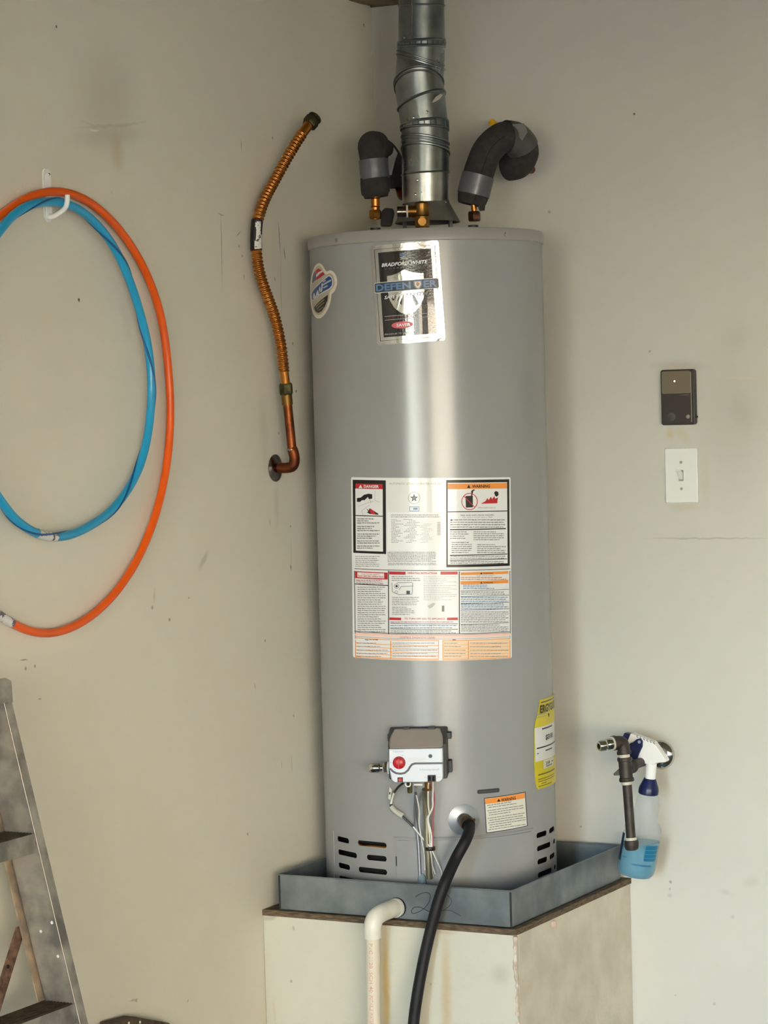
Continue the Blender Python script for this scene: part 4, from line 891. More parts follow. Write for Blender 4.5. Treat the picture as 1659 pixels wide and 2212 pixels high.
b = MB(); b.box((-.016, -.001, 0), (.016, .001, .008), Matrix.Translation(RP+CDIR*.0172+Vector((0, 0, z2+.010))) @ Matrix(((TDIR.x, CDIR.x, 0, 0), (TDIR.y, CDIR.y, 0, 0), (0, 0, 1, 0), (0, 0, 0, 1)))) if False else None
# nipples, plug, black handle
def top_px(px, off=0): P = ond(px, 488, off); P.z = ZTOP-.003; return P
for x in (811, 1022):
    P = top_px(x); b = MB(); b.lathe([(.0135, 0), (.0135, .012), (.0115, .013), (.0115, .024)], P, (0, 0, 1), 20); b.done('nipple', M_black, wh)
P = top_px(1056, .02); MB().lathe([(.011, 0), (.011, .006), (.008, .012), (.003, .014)], P, (0, 0, 1), 18).done('anode_plug', M_black, wh)
P = top_px(838, -.02); b = MB(); b.prism([ond(x, y, -.02) for x, y in ((822, 490), (846, 490), (852, 462), (850, 452), (832, 450), (824, 458))], CDIR*.022); b.done('insulation_cuff', M_foam, wh, bevel=.004)

# ================================================================ VENT PIPE
vp = thing('vent_pipe', 'galvanised flue pipe with crimped elbow rising from the water heater to the ceiling', 'pipe', (HC.x, HC.y, hoodtop-.005))
# joints: (px_left, y_left, px_right, y_right, y_mid)
J = [(869, 442, 970, 437, 434), (868, 379, 970, 372, 371), (868, 322, 970, 332, 309), (868, 296, 969, 311, 292), (867, 281, 968, 280, 270), (866, 274, 967, 262, 257), (860, 237, 961, 200, 203), (852, 182, 957, 178, 143), (858, 118, 960, 150, 133), (860, 103, 961, 101, 97), (860, 93, 961, 87, 85), (861, 12, 960, 12, 9), (861, -70, 960, -70, -73)]
loops = []; NS = 48
for (xl, yl, xr, yr, ym) in J:
    Pl = ond(xl, yl, .0); Pr = ond(xr, yr, .0); Cn = (Pl+Pr)/2; r_ = (Pr-Pl).dot(TDIR)/2
    nat = ond((xl+xr)/2, (yl+yr)/2, 0)
    # height of the front point: the pixel ym seen at distance r in front
    Pf = ond((xl+xr)/2, ym, r_); dzf = Pf.z-Cn.z; dzs = (Pr.z-Pl.z)/2
    loops.append((Cn, r_, dzs, dzf))
def loop_pts(lp_, dr=0, dz=0):
    Cn, r_, ds_, df_ = lp_; out_ = []
    for k in range(NS):
        a = 2*math.pi*k/NS; c, s_ = math.cos(a), math.sin(a)
        out_.append(Cn+TDIR*(c*(r_+dr))+CDIR*(s_*(r_+dr))+Vector((0, 0, c*ds_+s_*df_+dz)))
    return out_
for i in range(len(loops)-1):
    a, bq = loops[i], loops[i+1]; b = MB(); K = 5; vs = []
    pa, pb = loop_pts(a), loop_pts(bq)
    for j in range(K+1):
        t = j/K; bulge = 1+0*t
        vs += [pa[k].lerp(pb[k], t) for k in range(NS)]
    b.add(vs, [(j*NS+k, j*NS+(k+1) % NS, (j+1)*NS+(k+1) % NS, (j+1)*NS+k) for j in range(K) for k in range(NS)])
    nm = 'pipe_section' if i in (0, 1, 10, 11) else ('elbow_gore' if i in (2, 3, 5, 6, 7, 8) else 'crimped_collar')
    FIXN[0] = False; o = b.done(nm, mat('collar_steel', (190, 192, 188), .30, 1, (160, 162, 162), 30, .05, 60) if i == 0 else M_gal, vp); FIXN[0] = True
for i in range(1, len(loops)-1):
    MB().tube(loop_pts(loops[i], .0002), .0031 if i not in (1, 11) else .0020, 8, closed=True).done('joint_bead', M_gal, vp)
for i, dz_ in ((7, -.0085), (8, .0085), (3, -.0105)):
    MB().tube(loop_pts(loops[i], -.0004, dz_), .0024, 8, closed=True).done('joint_bead', M_gal, vp)
for i in (5, 10):                                     # crimp flutes
    b = MB()
    for k in range(0, NS, 2):
        p = loop_pts(loops[i], .0012)[k]; q_ = loop_pts(loops[i-1 if i == 5 else i-1], .0012)[k]; b.tube([p, p.lerp(q_, .8)], .0016, 5)
    b.done('crimp', M_gal, vp); 
sx = loops[11][0]; sp = [(lambda a_: None)]
a_ = math.acos(-.36); P1 = loop_pts(loops[10])[0]
ang = -TDIR*.40 + CDIR*.917
MB().tube([loops[10][0]+ang*(loops[10][1]+.0006)+Vector((0, 0, .008)), loops[12][0]+ang*(loops[12][1]+.0006)], .0018, 6).done('lock_seam', mat('seam_steel', (96, 104, 112), .4, .9), vp)  # lock seam in a darker steel than the pipe
for (x, y) in ((875, 81), (958, 90), (893, 254), (922, 242), (901, 389), (897, 420), (962, 436)):
    d = ray(x, y); cands = min(loops, key=lambda l_: abs(l_[0].z-ond(x, y, 0).z)); Cn = cands[0]; ox = CAMP-Vector((Cn.x, Cn.y, 0)); rr_ = cands[1]+.0008
    A_ = d.x**2+d.y**2; B_ = 2*(ox.x*d.x+ox.y*d.y); C_ = ox.x**2+ox.y**2-rr_**2; D_ = max(0, B_*B_-4*A_*C_); P = CAMP+d*((-B_-math.sqrt(D_))/2/A_)
    nn = Vector((P.x-Cn.x, P.y-Cn.y, 0)).normalized(); MB().lathe([(.0036, 0), (.0034, .002), (.001, .0032)], P, nn, 8).done('sheet_metal_screw', M_steel, vp)
# paint smear on one gore
pl = MB(); pts_ = [(932, 222), (940, 210), (952, 202), (957, 205), (950, 214), (940, 220)]
Cn = (loops[6][0]+loops[7][0])/2; rr_ = max(loops[6][1], loops[7][1])+.0048; o_ = []
for x, y in pts_:
    d = ray(x, y); ox = CAMP-Vector((Cn.x, Cn.y, 0)); A_ = d.x**2+d.y**2; B_ = 2*(ox.x*d.x+ox.y*d.y); C_ = ox.x**2+ox.y**2-rr_**2; D_ = max(0, B_*B_-4*A_*C_); o_.append(CAMP+d*((-B_-math.sqrt(D_))/2/A_))
pl.add(o_, [tuple(range(len(o_)))]); pl.done('paint_smear', mat('grey_white_paint', (176, 170, 164), .6), vp, smooth=False)

# ================================================================ WATER PIPES WITH FOAM
def corrug(mb, path, r0, pitch=.0085, amp=.0013, seg=16):
    P = [Vector(p) for p in path]; L_ = [0]
    for i in range(1, len(P)): L_.append(L_[-1]+(P[i]-P[i-1]).length)
    tot = L_[-1]; n = int(tot/pitch*10); out_ = []; rs_ = []; j = 0
    for i in range(n+1):
        s_ = tot*i/n
        while j < len(L_)-2 and L_[j+1] < s_: j += 1
        t = (s_-L_[j])/max(1e-9, L_[j+1]-L_[j]); out_.append(P[j].lerp(P[j+1], t)); rs_.append(r0+amp*math.cos(2*math.pi*s_/pitch))
    mb.tube(out_, rs_, seg)
# left pipe
lpz = ond(811, 478, 0)
wl_ = thing('water_pipe', 'left copper water pipe in a short upright charcoal foam sleeve with grey tape', 'pipe', tuple(lpz))
b = MB(); hexnut(b, ond(811, 473, 0), (0, 0, 1), .0138, .020); b.done('union_nut', M_brass, wl_)
b = MB(); b.tube([ond(811, 474, 0), ond(811, 440, 0), ond(810, 415, 0)], .0095, 18); b.done('copper_tube', M_copperb, wl_)
for yy in (448, 430, 424): MB().lathe([(.0098, 0), (.0112, .001), (.0098, .0028)], ond(811, yy, 0), (0, 0, 1), 16).done('tube_rib', M_copperb, wl_)
path = smooth_path([ond(813, 426, 0), ond(809, 395, 0), ond(805, 350, 0), ond(803.5, 320, -.012), ond(807, 312, -.045), ond(813, 312, -.075)], 8)
b = MB(); b.tube(path, [.0305-.0035*(i < 3)+.002*math.sin(i*.3) for i in range(len(path))], 24); b.done('foam_sleeve', M_foam, wl_)
b = MB(); b.tube([ond(810.5, 386, 0), ond(808, 366, 0), ond(806, 345, 0)], .0330, 24, cap=False); b.tube([ond(810.5, 386, 0), ond(806, 345, 0)], .0322, 24, cap=False); FIXN[0] = False; b.done('tape_band', M_tape, wl_); FIXN[0] = True
b = MB(); b.tube(smooth_path([ond(815, 314, -.08), ond(836, 326, -.12), ond(851, 352, -.135), ond(857, 378, -.135), ond(860, 405, -.135)], 6), [.022]*25, 20); b.done('rear_foam_sleeve', M_foam, wl_)
b = MB(); b.prism([ond(*p, -.105) for p in ((838, 316), (849, 316), (859, 331), (852, 352), (846, 378), (840, 378))], CDIR*.002); b.done('loose_tape', M_tape, wl_)
b = MB(); b.tube(smooth_path([ond(862, 405, -.135), ond(866, 420, -.16), (ond(868, 424, -.2))], 4), .0095, 12); b.done('rear_tube', M_copper, wl_)
MB().prism([onx(*p, .0) for p in ()] or [(0, 0, 0), (0, 0, 0), (0, 0, 0)], (0, 0, 0)) if False else None
# right pipe
wr = thing('water_pipe', 'right water pipe in a curled charcoal foam sleeve wrapped with grey tape', 'pipe', tuple(ond(1025, 478, 0)))
b = MB(); hexnut(b, ond(1025, 478, 0), (0, 0, 1), .0145, .022); b.done('union_nut', mat('brown_nut', (92, 62, 50), .35, .8), wr)
MB().tube([ond(1025, 462, 0), ond(1022, 430, 0)], .0065, 14).done('copper_tube', M_copperb, wr)
path = smooth_path([ond(1018, 442, 0), ond(1026, 405, 0), ond(1038, 362, 0), ond(1056, 322, 0), ond(1086, 297, -.01), ond(1115, 300, -.03), ond(1131, 326, -.05), ond(1120, 352, -.07), ond(1098, 358, -.09)], 8)
b = MB(); n_ = len(path); b.tube(path, [.0345-.0045*max(0, 1-i/4) for i in range(n_)], 24); b.done('foam_sleeve', M_foam, wr)
sm = MB(); off = []
for i, p in enumerate(path[2:34]): off.append(p+CDIR*.0335+TDIR*.006)
sm.tube(off, .0013, 5); sm.done('sleeve_slit', M_dark, wr)
b = MB(); b.tube([path[6]+(path[6]-path[7])*1.1, path[8], path[11], path[13]], .0368, 24, cap=False); FIXN[0] = False; b.done('tape_band', M_tape, wr)
ii = [34, 36, 38, 40, 42, 44, 46]
b = MB(); b.tube([path[i] for i in ii if i < n_], [.0372, .0365, .037, .0368, .0362, .0368, .037], 24, cap=False); b.done('tape_wrap', mat('dark_tape', (78, 77, 76), .45, .1, (64, 63, 62), 14, .2, 50), wr); FIXN[0] = True
MB().prism([ond(*p, .010) for p in ((1106, 268), (1132, 267), (1140, 285), (1128, 304), (1118, 292))], CDIR*.0015).done('loose_tape', MATS['dark_tape'], wr, smooth=False)
MB().prism([ond(*p, .022) for p in ((1026, 424), (1050, 430), (1047, 455), (1036, 456), (1030, 440))], CDIR*.003).done('foam_flap', M_foam, wr, smooth=False)
P = path[-1]; MB().tube([P, Vector((P.x, -.004, P.z))], .0095, 12).done('wall_tube', M_copper, wr)
yk = ony(1062, 264, -.045); b = MB(); b.tube([yk+Vector((.02, .035, -.02)), yk+Vector((.004, .006, -.004)), yk, yk+Vector((-.004, -.002, .003))], [.004, .0062, .0088, .006], 14)
b.done('valve_handle', mat('yellow_vinyl', (232, 176, 10), .4), wr)['label'] = 'yellow valve handle tip'

# ================================================================ DRAIN HOSE (black)
pts = [DP+dn*.018, DP+dn*.032+Vector((0, 0, -.002)), cyl(1014, 1790, HR+.055), cyl(1006, 1815, HR+.085), ony(984, 1856, -.600), ony(962, 1905, -.636), ony(946, 1950, -.650), ony(930, 2010, -.660), ony(913, 2085, -.672), ony(899, 2165, -.69), ony(892, 2230, -.70), ony(889, 2330, -.72), ony(892, 2480, -.76)]
last = pts[-1]; pts += [Vector((last.x+.02, last.y-.06, .03)), Vector((last.x+.10, last.y-.20, .0135)), Vector((last.x+.35, last.y-.45, .0135)), Vector((last.x+.8, last.y-.7, .0135))]
hs_ = thing('garden_hose', 'black rubber hose hanging from the drain valve over the pan edge', 'hose', tuple(pts[0]))
pp = smooth_path(pts, 8); MB().tube(pp, .0122, 20).done('hose_tube', M_rubber, hs_)
b = MB(); b.tube([pp[2], pp[7], pp[12]], [.0155, .0160, .0148], 20, cap=False); FIXN[0] = False; b.done('hose_coupling', mat('dirty_brass', (0, 0, 0)), hs_); FIXN[0] = True
e_ = pp[5]; MB().lathe([(.003, 0), (.0028, .006)], e_+TDIR*.013+Vector((0, 0, .004)), TDIR, 8).done('clamp_screw', M_copper, hs_)

# ================================================================ PVC DRAIN PIPE
YP = Y0-.085
bx = ony(806, 2050, YP); 
pv = thing('drain_pipe', 'white plastic drain pipe with elbow coming out of the pan front', 'pipe', (bx.x, bx.y, 0))
e0 = Vector((hc.x, Y0-.002, hc.z)); c1 = Vector((bx.x, YP, hc.z-.002))
elb = [e0, e0.lerp(c1, .35)+Vector((0, 0, .000)), e0.lerp(c1, .70)+Vector((0, 0, -.003)), c1+Vector((.002, .006, -.010)), c1+Vector((0, 0, -.028)), Vector((bx.x, YP, ony(806, 2026, YP).z))]
b = MB(); b.tube(smooth_path(elb, 7), .0192, 28); b.done('elbow', M_pvc, pv)
MB().lathe([(.0205, 0), (.0205, .008), (.0192, .0085)], e0+Vector((0, .001, 0)), (c1-e0).normalized(), 28).done('elbow_socket', M_pvc, pv)
zt_ = ony(806, 2026, YP).z
dl = Vector((ony(800, 2200, YP).x-bx.x, 0, 0))
MB().tube([(bx.x, YP, zt_+.003), (bx.x-.004, YP, .26), (bx.x-.006, YP, .012)], .0148, 28).done('pipe', M_pvcpipe, pv)
# faded red printing running down the pipe
pr = MB(); 
for tno, (t, y0_, y1_) in enumerate((('PVC 1120', 2034, 2088), ('SCH 40', 2096, 2140), ('POTABLE WATER', 2146, 2210))):
    V, Fc = glyphs(t, .01); mx = max(v[0] for v in V); my = max(v[1] for v in V); za = ony(800, y0_, YP).z; zb_ = ony(800, y1_, YP).z; vv = []
    an0 = math.atan2((CAMP.y-YP), (CAMP.x-bx.x))-math.radians(18)
    for v in V:
        a = an0+(v[1]/my-.5)*.5; zz = za+(zb_-za)*v[0]/mx; xx = bx.x-.004*(zt_-zz)/max(.01, zt_-.26); vv.append((xx+.0150*math.cos(a), YP+.0150*math.sin(a), zz))
    pr.add(vv, Fc)
FIXN[0] = False; pr.done('pipe_print', mat('faded_red_ink', (206, 160, 142), .5), pv, smooth=False); FIXN[0] = True

# ================================================================ COPPER CONNECTOR ON THE LEFT WALL
X5 = .045
cn = thing('copper_connector', 'bent corrugated copper connector with open upper end on the left wall', 'pipe', tuple(onx(596, 1010, 0)))
ec = onx(594, 1011, 0)
MB().lathe([(.0305, .0005), (.0305, .002), (.026, .005), (.016, .0085), (.010, .009)], ec, (1, 0, 0), 36).done('wall_flange', M_chromed, cn)
el = onx(634, 998, X5+.004)
st = Vector((.004, ec.y, ec.z+.001)); 
MB().tube([st, Vector((X5-.012, ec.y, ec.z))], .0098, 18).done('stub_tube', M_copper, cn)
ctop = onx(631, 970, X5)
b = MB(); b.tube(smooth_path([(X5-.030, ec.y, ec.z), (X5-.012, ec.y, ec.z), (X5+.001, ec.y, ec.z+.004), (X5+.006, (ec.y+ctop.y)/2, ec.z+.018), (X5+.003, ctop.y, ctop.z-.006), tuple(ctop)], 5), .0118, 20); b.done('elbow', M_copper, cn)
MB().lathe([(.0118, 0), (.0124, .001), (.0124, .004), (.0112, .005)], ctop-Vector((0, 0, .004)), (0, 0, 1), 20).done('solder_ring', mat('solder', (170, 150, 140), .35, .9), cn)
pt_ = onx(621, 872, X5-.001)
MB().tube([ctop, pt_], .0102, 18).done('riser_tube', M_copper, cn)
n0 = onx(618.5, 848, X5-.001)
MB().tube([pt_-Vector((0, 0, .002)), onx(618.6, 849, X5-.001)], .0122, 18).done('adapter', mat('old_brass', (132, 98, 50), .4, .9), cn)
d_ = (onx(617, 828, X5-.001)-n0); b = MB(); hexnut(b, n0-d_*.25, d_, .0150, d_.length*1.25); b.done('lower_nut', M_green, cn)
MB().tube([onx(617, 829, X5-.001), onx(613.5, 800, X5-.001)], .0100, 18).done('smooth_tube', M_copperb, cn)
xs_ = [(613.5, 803, .044), (606, 740, .040), (592, 680, .036), (572, 625, .033), (559, 580, .030), (553.5, 538, .030)]
xs2 = [(556, 478, .030), (570, 435, .034), (592, 392, .042), (618, 345, .056), (640, 308, .068), (651, 291, .074)]
b = MB(); corrug(b, smooth_path([onx(*p) for p in xs_], 10), .0118); b.done('corrugated_tube', M_copperb, cn)
b = MB(); corrug(b, smooth_path([onx(*p) for p in xs2], 10), .0118); b.done('corrugated_tube', M_copperb, cn)
A1, A2 = onx(553.5, 540, .030), onx(555.5, 476, .030)
b = MB(); b.tube(smooth_path([A1, onx(553, 508, .029), A2], 5), .0130, 20); b.done('label_sleeve', M_black, cn)
# white print patch on the sleeve
sl2 = MB(); ax_ = (A2-A1); 
for k, (t0, t1, w0) in enumerate(((.02, .95, 1.0), (.04, .5, 1.35))):
    vs = []; nq = 6
    for i in range(nq+1):
        a = math.radians(-75+55*w0*i/nq)
        base_ = Vector((math.cos(a+math.radians(0)), math.sin(a), 0)); 
        for t in (t0, t1):
            Cq = A1+ax_*t+Vector((-.001*math.sin(math.pi*t), 0, 0)); vs.append(Cq+Vector((math.cos(a), math.sin(a), 0))*(.0136+.0002*k))
    sl2.add(vs, [(2*i, 2*i+2, 2*i+3, 2*i+1) for i in range(nq)])
FIXN[0] = False; sl2.done('sleeve_print', mat('speckled_white', (214, 212, 208), .4, 0, (70, 66, 64), 160, contrast=(.56, .6)), cn); FIXN[0] = True
E1, E2 = onx(651, 291, .074), onx(668, 268, .083)
MB().tube([E1, E2], .0112, 18).done('smooth_tube', M_copperb, cn)
d_ = (onx(684, 250, .090)-E2).normalized(); b = MB(); hexnut(b, E2-d_*.004, d_, .0178, .022); b.lathe([(.012, .022), (.0158, .0225), (.0165, .027), (.011, .027), (.011, .010)], E2-d_*.004, d_, 20); b.done('upper_nut', M_green, cn)

# ================================================================ HOOPS AND HOOK
def hoop(yc, zc, R_, x_, meas, n_=200):
    """a slightly flexed hoop hanging in the plane x = x_; meas = points seen of its centre line"""
    pol = sorted((math.atan2(P.z-zc, P.y-yc) % (2*math.pi), math.hypot(P.y-yc, P.z-zc)) for P in (onx(a, b, x_) for a, b in meas))
    def rad(t):
        t %= 2*math.pi
        if t < pol[0][0]: a, b = (pol[-1][0]-2*math.pi, pol[-1][1]), pol[0]
        elif t > pol[-1][0]: a, b = pol[-1], (pol[0][0]+2*math.pi, pol[0][1])
        else:
            k = max(i for i in range(len(pol)) if pol[i][0] <= t); a, b = pol[k], pol[min(k+1, len(pol)-1)]
        u = (t-a[0])/max(1e-6, b[0]-a[0]); return a[1]+(b[1]-a[1])*u
    rr = [rad(2*math.pi*k/n_) for k in range(n_)]
    for _ in range(14): rr = [(rr[k-1]+2*rr[k]+rr[(k+1) % n_])/4 for k in range(n_)]
    return [Vector((x_, yc+rr[k]*math.cos(2*math.pi*k/n_), zc+rr[k]*math.sin(2*math.pi*k/n_))) for k in range(n_)]
ORG = [(0, 471), (48, 433), (96, 416), (116, 412.5), (149.5, 417), (193, 436), (241, 477), (289, 540), (323, 605), (350, 690), (360.5, 774), (367, 850), (367, 930), (360.5, 1000), (347, 1072), (321, 1154), (289, 1222), (241, 1289), (193, 1333), (145, 1359), (106, 1369), (60, 1362), (14.5, 1337.5)]
BLU = [(0, 500), (24, 468), (60, 444), (96, 436.5), (133, 438), (169, 451), (205, 480), (241, 526), (277, 600), (301, 673), (322, 762), (327, 850), (322, 920), (305, 1000), (282, 1048), (241, 1101), (193, 1135), (145, 1157), (116, 1160), (72, 1149), (29, 1118), (0, 1077)]
hy, hz_, HRd = -1.398, 1.6232, .4270
oh = thing('hula_hoop', 'large orange plastic hoop hanging from the white wall hook', 'hoop', (.0155, hy, hz_-HRd), 'hoops on the wall hook')
po = hoop(hy, hz_, HRd, .0155, ORG)
co_ = MB(); co_.tube(po, .0083, 16, closed=True); co_.done('hoop_tube', M_orange, oh)
def hoop_label(parent, pts, px, py, n, r_, m, name):
    i0 = min(range(len(pts)), key=lambda i: (onx(px, py, pts[i].x)-pts[i]).length); seg_ = [pts[(i0+j) % len(pts)] for j in range(-n, n+1)]
    b = MB(); b.tube(seg_, r_, 16, cap=False); FIXN[0] = False; o = b.done(name, m, parent); FIXN[0] = True; return o
hoop_label(oh, po, -2, 1328, 3, .0088, mat('speckled_label', (224, 222, 220), .35, 0, (96, 88, 100), 70, contrast=(.58, .62)), 'joint_label')
by, bz, BRd = -1.365, 1.694, .3190
bh = thing('hula_hoop', 'smaller blue plastic hoop with a dark spiral stripe on the white wall hook', 'hoop', (.0335, by, bz-BRd), 'hoops on the wall hook')
pb_ = hoop(by, bz, BRd, .0335, BLU); MB().tube(pb_, .0085, 18, closed=True).done('hoop_tube', M_blue, bh)
sp_ = []
NS2 = 600
for k in range(NS2):
    a = 2*math.pi*k/NS2; rad = Vector((0, math.cos(a), math.sin(a))); fr_ = Vector((1, 0, 0)); ph = a*7+1.9; q_ = k/NS2*200; i_ = int(q_); ctr = pb_[i_].lerp(pb_[(i_+1) % 200], q_-i_)
    sp_.append(ctr+(rad*math.cos(ph)+fr_*math.sin(ph))*.0076)
MB().tube(sp_, .0025, 8, closed=True).done('spiral_stripe', M_blued, bh)
hoop_label(bh, pb_, 101, 1157, 3, .0092, MATS['speckled_label'], 'joint_label')
# hook
hk = thing('wall_hook', 'white adhesive plastic hook holding the two hoops on the left wall', 'hook', tuple(onx(102, 480, 0)))
hp = [onx(*p, .001) for p in ((88, 478), (94, 482), (105, 481), (113, 474), (112, 400), (107, 370), (100, 364), (88, 364))]
yL, yR = onx(95, 430, 0).y-.012, onx(95, 430, 0).y+.010
ht, hb = onx(97, 364, 0).z, onx(100, 480, 0).z; yc_ = onx(100, 430, 0).y
lph = capsule(yc_-.0125, hb, yc_+.0125, ht, 6, .0105)
MB().prism([(.0006, y, z) for y, z in lph], (.0035, 0, 0)).done('back_plate', M_white, hk, bevel=.001)
MB().prism([(.0041, y, z) for y, z in capsule(yc_-.0095, hb+.006, yc_+.0095, ht-.010, 6, .008)], (.0025, 0, 0)).done('front_plate', M_whiteb, hk, bevel=.0008)
hkz = max(p.z for p in pb_)-.0085; 
MB().tube(smooth_path([(.004, yc_, hkz-.016), (.014, yc_, hkz-.017), (.028, yc_, hkz-.012), (.044, yc_, hkz-.002), (.0490, yc_, hkz+.012), (.0495, yc_, hkz+.022)], 6), [.0050]*31, 14).done('hook_arm', M_whiteb, hk)
MB().tube([(.0042, yc_+.002, ht-.014), (.0046, yc_+.006, ht-.010)], .0025, 6).done('chip_mark', M_dark, hk)

# ================================================================ SWITCH AND OPENER BUTTON ON THE RIGHT WALL
swc = ony(1473.5, 1027, 0); w2, h2 = .0397, .0619
sw_ = thing('light_switch', 'white toggle light switch plate below the black control panel', 'switch', (swc.x, 0, swc.z-h2))
MB().prism([(swc.x+a, -.0004, swc.z+c) for a, c in capsule(-w2, -h2, w2, h2, 3, .003)], (0, -.0055, 0)).done('wall_plate', M_white, sw_, bevel=.0032, bseg=3)
b = MB(); Yf = -.0060
b.box((swc.x-.0055, Yf-.0006, swc.z-.0125), (swc.x+.0055, Yf+.001, swc.z+.0125)); b.done('toggle_slot', mat('switch_grey', (150, 150, 148), .5), sw_, smooth=False)
b = MB(); b.prism([(swc.x-.0042, Yf-.0004, swc.z-.009), (swc.x-.0042, Yf-.0025, swc.z-.009), (swc.x-.0042, Yf-.0140, swc.z+.010), (swc.x-.0042, Yf-.0125, swc.z+.014), (swc.x-.0042, Yf-.0004, swc.z+.006)], (.0084, 0, 0)); b.done('toggle', M_white, sw_, bevel=.0007)
for dz_ in (.030, -.030): MB().lathe([(.0034, 0), (.0030, .0012)], (swc.x, Yf+.0004, swc.z+dz_), (0, -1, 0), 12).done('plate_screw', MATS['switch_grey'], sw_)
opc = ony(1469.5, 858, 0); OW, OH = .0405, .0625
op = thing('door_opener_button', 'black and tan garage door wall control with round buttons', 'wall control', (opc.x, 0, opc.z-OH))
MB().prism([(opc.x+a, -.0004, opc.z+c) for a, c in capsule(-OW, -OH, OW, OH, 5, .006)], (0, -.0165, 0)).done('housing', mat('dark_brown_plastic', (44, 38, 34), .42), op, bevel=.002)
L_, R_, Bt_, Tp_ = opc.x-OW+.0035, opc.x+OW-.0085, opc.z+.008, opc.z+OH-.003
MB().prism([(x_, -.0172, z_) for x_, z_ in capsule(L_, Bt_, R_, Tp_, 4, .004)], (0, -.0022, 0)).done('push_bar', mat('taupe_plastic', (112, 102, 84), .35), op, bevel=.001)
MB().box((L_, -.0180, opc.z-OH+.005), (R_, -.0168, Bt_-.0008)).done('lower_face', mat('dark_face_plastic', (50, 43, 40), .4), op, smooth=False)
gm = mat('panel_edge_gleam', (150, 140, 124), .3); MB().tube([(R_+.001, -.0172, opc.z-OH+.006), (R_+.001, -.0178, Tp_-.003)], .0009, 6).done('edge_gleam', gm, op)  # thin pale tube painting a gleam along the panel's right edge
bp = ony(1450.5, 900, -.018); MB().lathe([(.0098, 0), (.0098, .0005), (.0082, .0007), (.0078, .0026), (.006, .003)], bp, (0, -1, 0), 28).done('light_button', mat('button_grey', (66, 62, 62), .4), op)
bp = ony(1486.5, 900, -.018); MB().lathe([(.0048, 0), (.0044, .002), (.002, .003)], bp, (0, -1, 0), 20).done('lock_button', mat('grey_button', (150, 138, 130), .4), op)
led = mat('led_glow', (240, 240, 160), .3); pn = led.node_tree.nodes['Principled BSDF']; pn.inputs['Emission Color'].default_value = (1, .95, .45, 1); pn.inputs['Emission Strength'].default_value = 1.2
bp = ony(1457, 823.5, -.0194); MB().lathe([(.0019, 0), (.0012, .001)], bp, (0, -1, 0), 10).done('indicator_light', led, op)
bp = ony(1509, 900, -.009); MB().lathe([(.0035, 0), (.002, .004), (.0005, .005)], (opc.x+OW-.0005, -.008, bp.z), (1, 0, 0), 8).done('side_slider', M_black, op)
V, Fc = glyphs('AUTOMATIC', 0); mx = max(v[0] for v in V); my = max(v[1] for v in V); b = MB()
pa_, pb2 = ony(1468, 853.5, -.0182), ony(1489, 853.5, -.0182); b.add([(pa_.x+(pb2.x-pa_.x)*v[0]/mx, -.0182, pa_.z-.0013+.0026*v[1]/my) for v in V], Fc)
FIXN[0] = False; b.done('panel_print', mat('print_tan', (140, 130, 116), .5), op, smooth=False); FIXN[0] = True

# ================================================================ GAS PIPE ON THE RIGHT WALL
ec2 = ony(1428, 1630, 0); YG = -.205
tee = ony(1352.5, 1659, YG); gx = ec2.x
gp_ = thing('gas_pipe', 'black iron gas pipe with tee, elbow, chrome fitting and capped drip leg', 'pipe', (tee.x, tee.y, ony(1365, 1835, YG).z))
MB().lathe([(.0335, .0005), (.0335, .002), (.029, .008), (.020, .013), (.0115, .014)], ec2, (0, -1, 0), 36).done('wall_flange', M_chrome, gp_)
tdir = (tee-Vector((gx, 0, ec2.z))).normalized(); S_ = Vector((gx, -.002, ec2.z))
MB().tube([S_, tee], .0106, 20).done('wall_stub', M_iron, gp_)
t1 = ony(1354, 1688, YG); t0 = ony(1349, 1636, YG); ax_ = (t0-t1).normalized(); hgt = (t0-t1).length
b = MB(); b.lathe([(.0158, 0), (.0165, .001), (.0165, .007), (.0145, .009), (.0145, hgt-.009), (.0165, hgt-.007), (.0165, hgt-.001), (.0158, hgt)], t1, ax_, 28)
b.lathe([(.0145, .004), (.0145, .022), (.0168, .025), (.0168, .032), (.0155, .033)], tee, -tdir, 28); b.done('tee', M_iron, gp_)
MB().lathe([(.0112, .033), (.0125, .034), (.0122, .039), (.0108, .040)], tee, -tdir, 20).done('thread_seal', M_tapew, gp_)
dc = ony(1363.5, 1815, YG-.002)
MB().lathe([(.0122, 0), (.0122, .007)], t1-ax_*.007, ax_, 20).done('thread_seal', M_tapew, gp_)
MB().tube([t1, dc], .0106, 20).done('drip_leg', M_iron, gp_)
dax = (dc-t1).normalized(); MB().lathe([(.0118, -.006), (.0128, -.002), (.0118, .001)], dc, dax, 20).done('thread_seal', M_tapew, gp_)
MB().lathe([(.0150, 0), (.0160, .002), (.0160, .013), (.0140, .020), (.009, .0225)], dc, dax, 28).done('end_cap', M_iron, gp_)
MB().lathe([(.0118, -.001), (.0118, .012)], t0, ax_, 20).done('thread_seal', M_tapew, gp_)
e1 = t0+ax_*.007; ebow = t0+ax_*.036
fd = (-TDIR*.86+CDIR*.42+Vector((0, 0, -.10))).normalized()
b = MB(); b.tube(smooth_path([e1, e1+ax_*.012, ebow-ax_*.004+fd*.003, ebow+fd*.012, ebow+fd*.024], 6), .0142, 22); b.lathe([(.0160, 0), (.0160, .007)], e1, ax_, 22); b.lathe([(.0145, .018), (.0165, .019), (.0165, .026)], ebow, fd, 22); b.done('elbow', M_iron, gp_)
MB().lathe([(.0150, .025), (.0150, .029)], ebow, fd, 22).done('thread_seal', M_tapew, gp_)
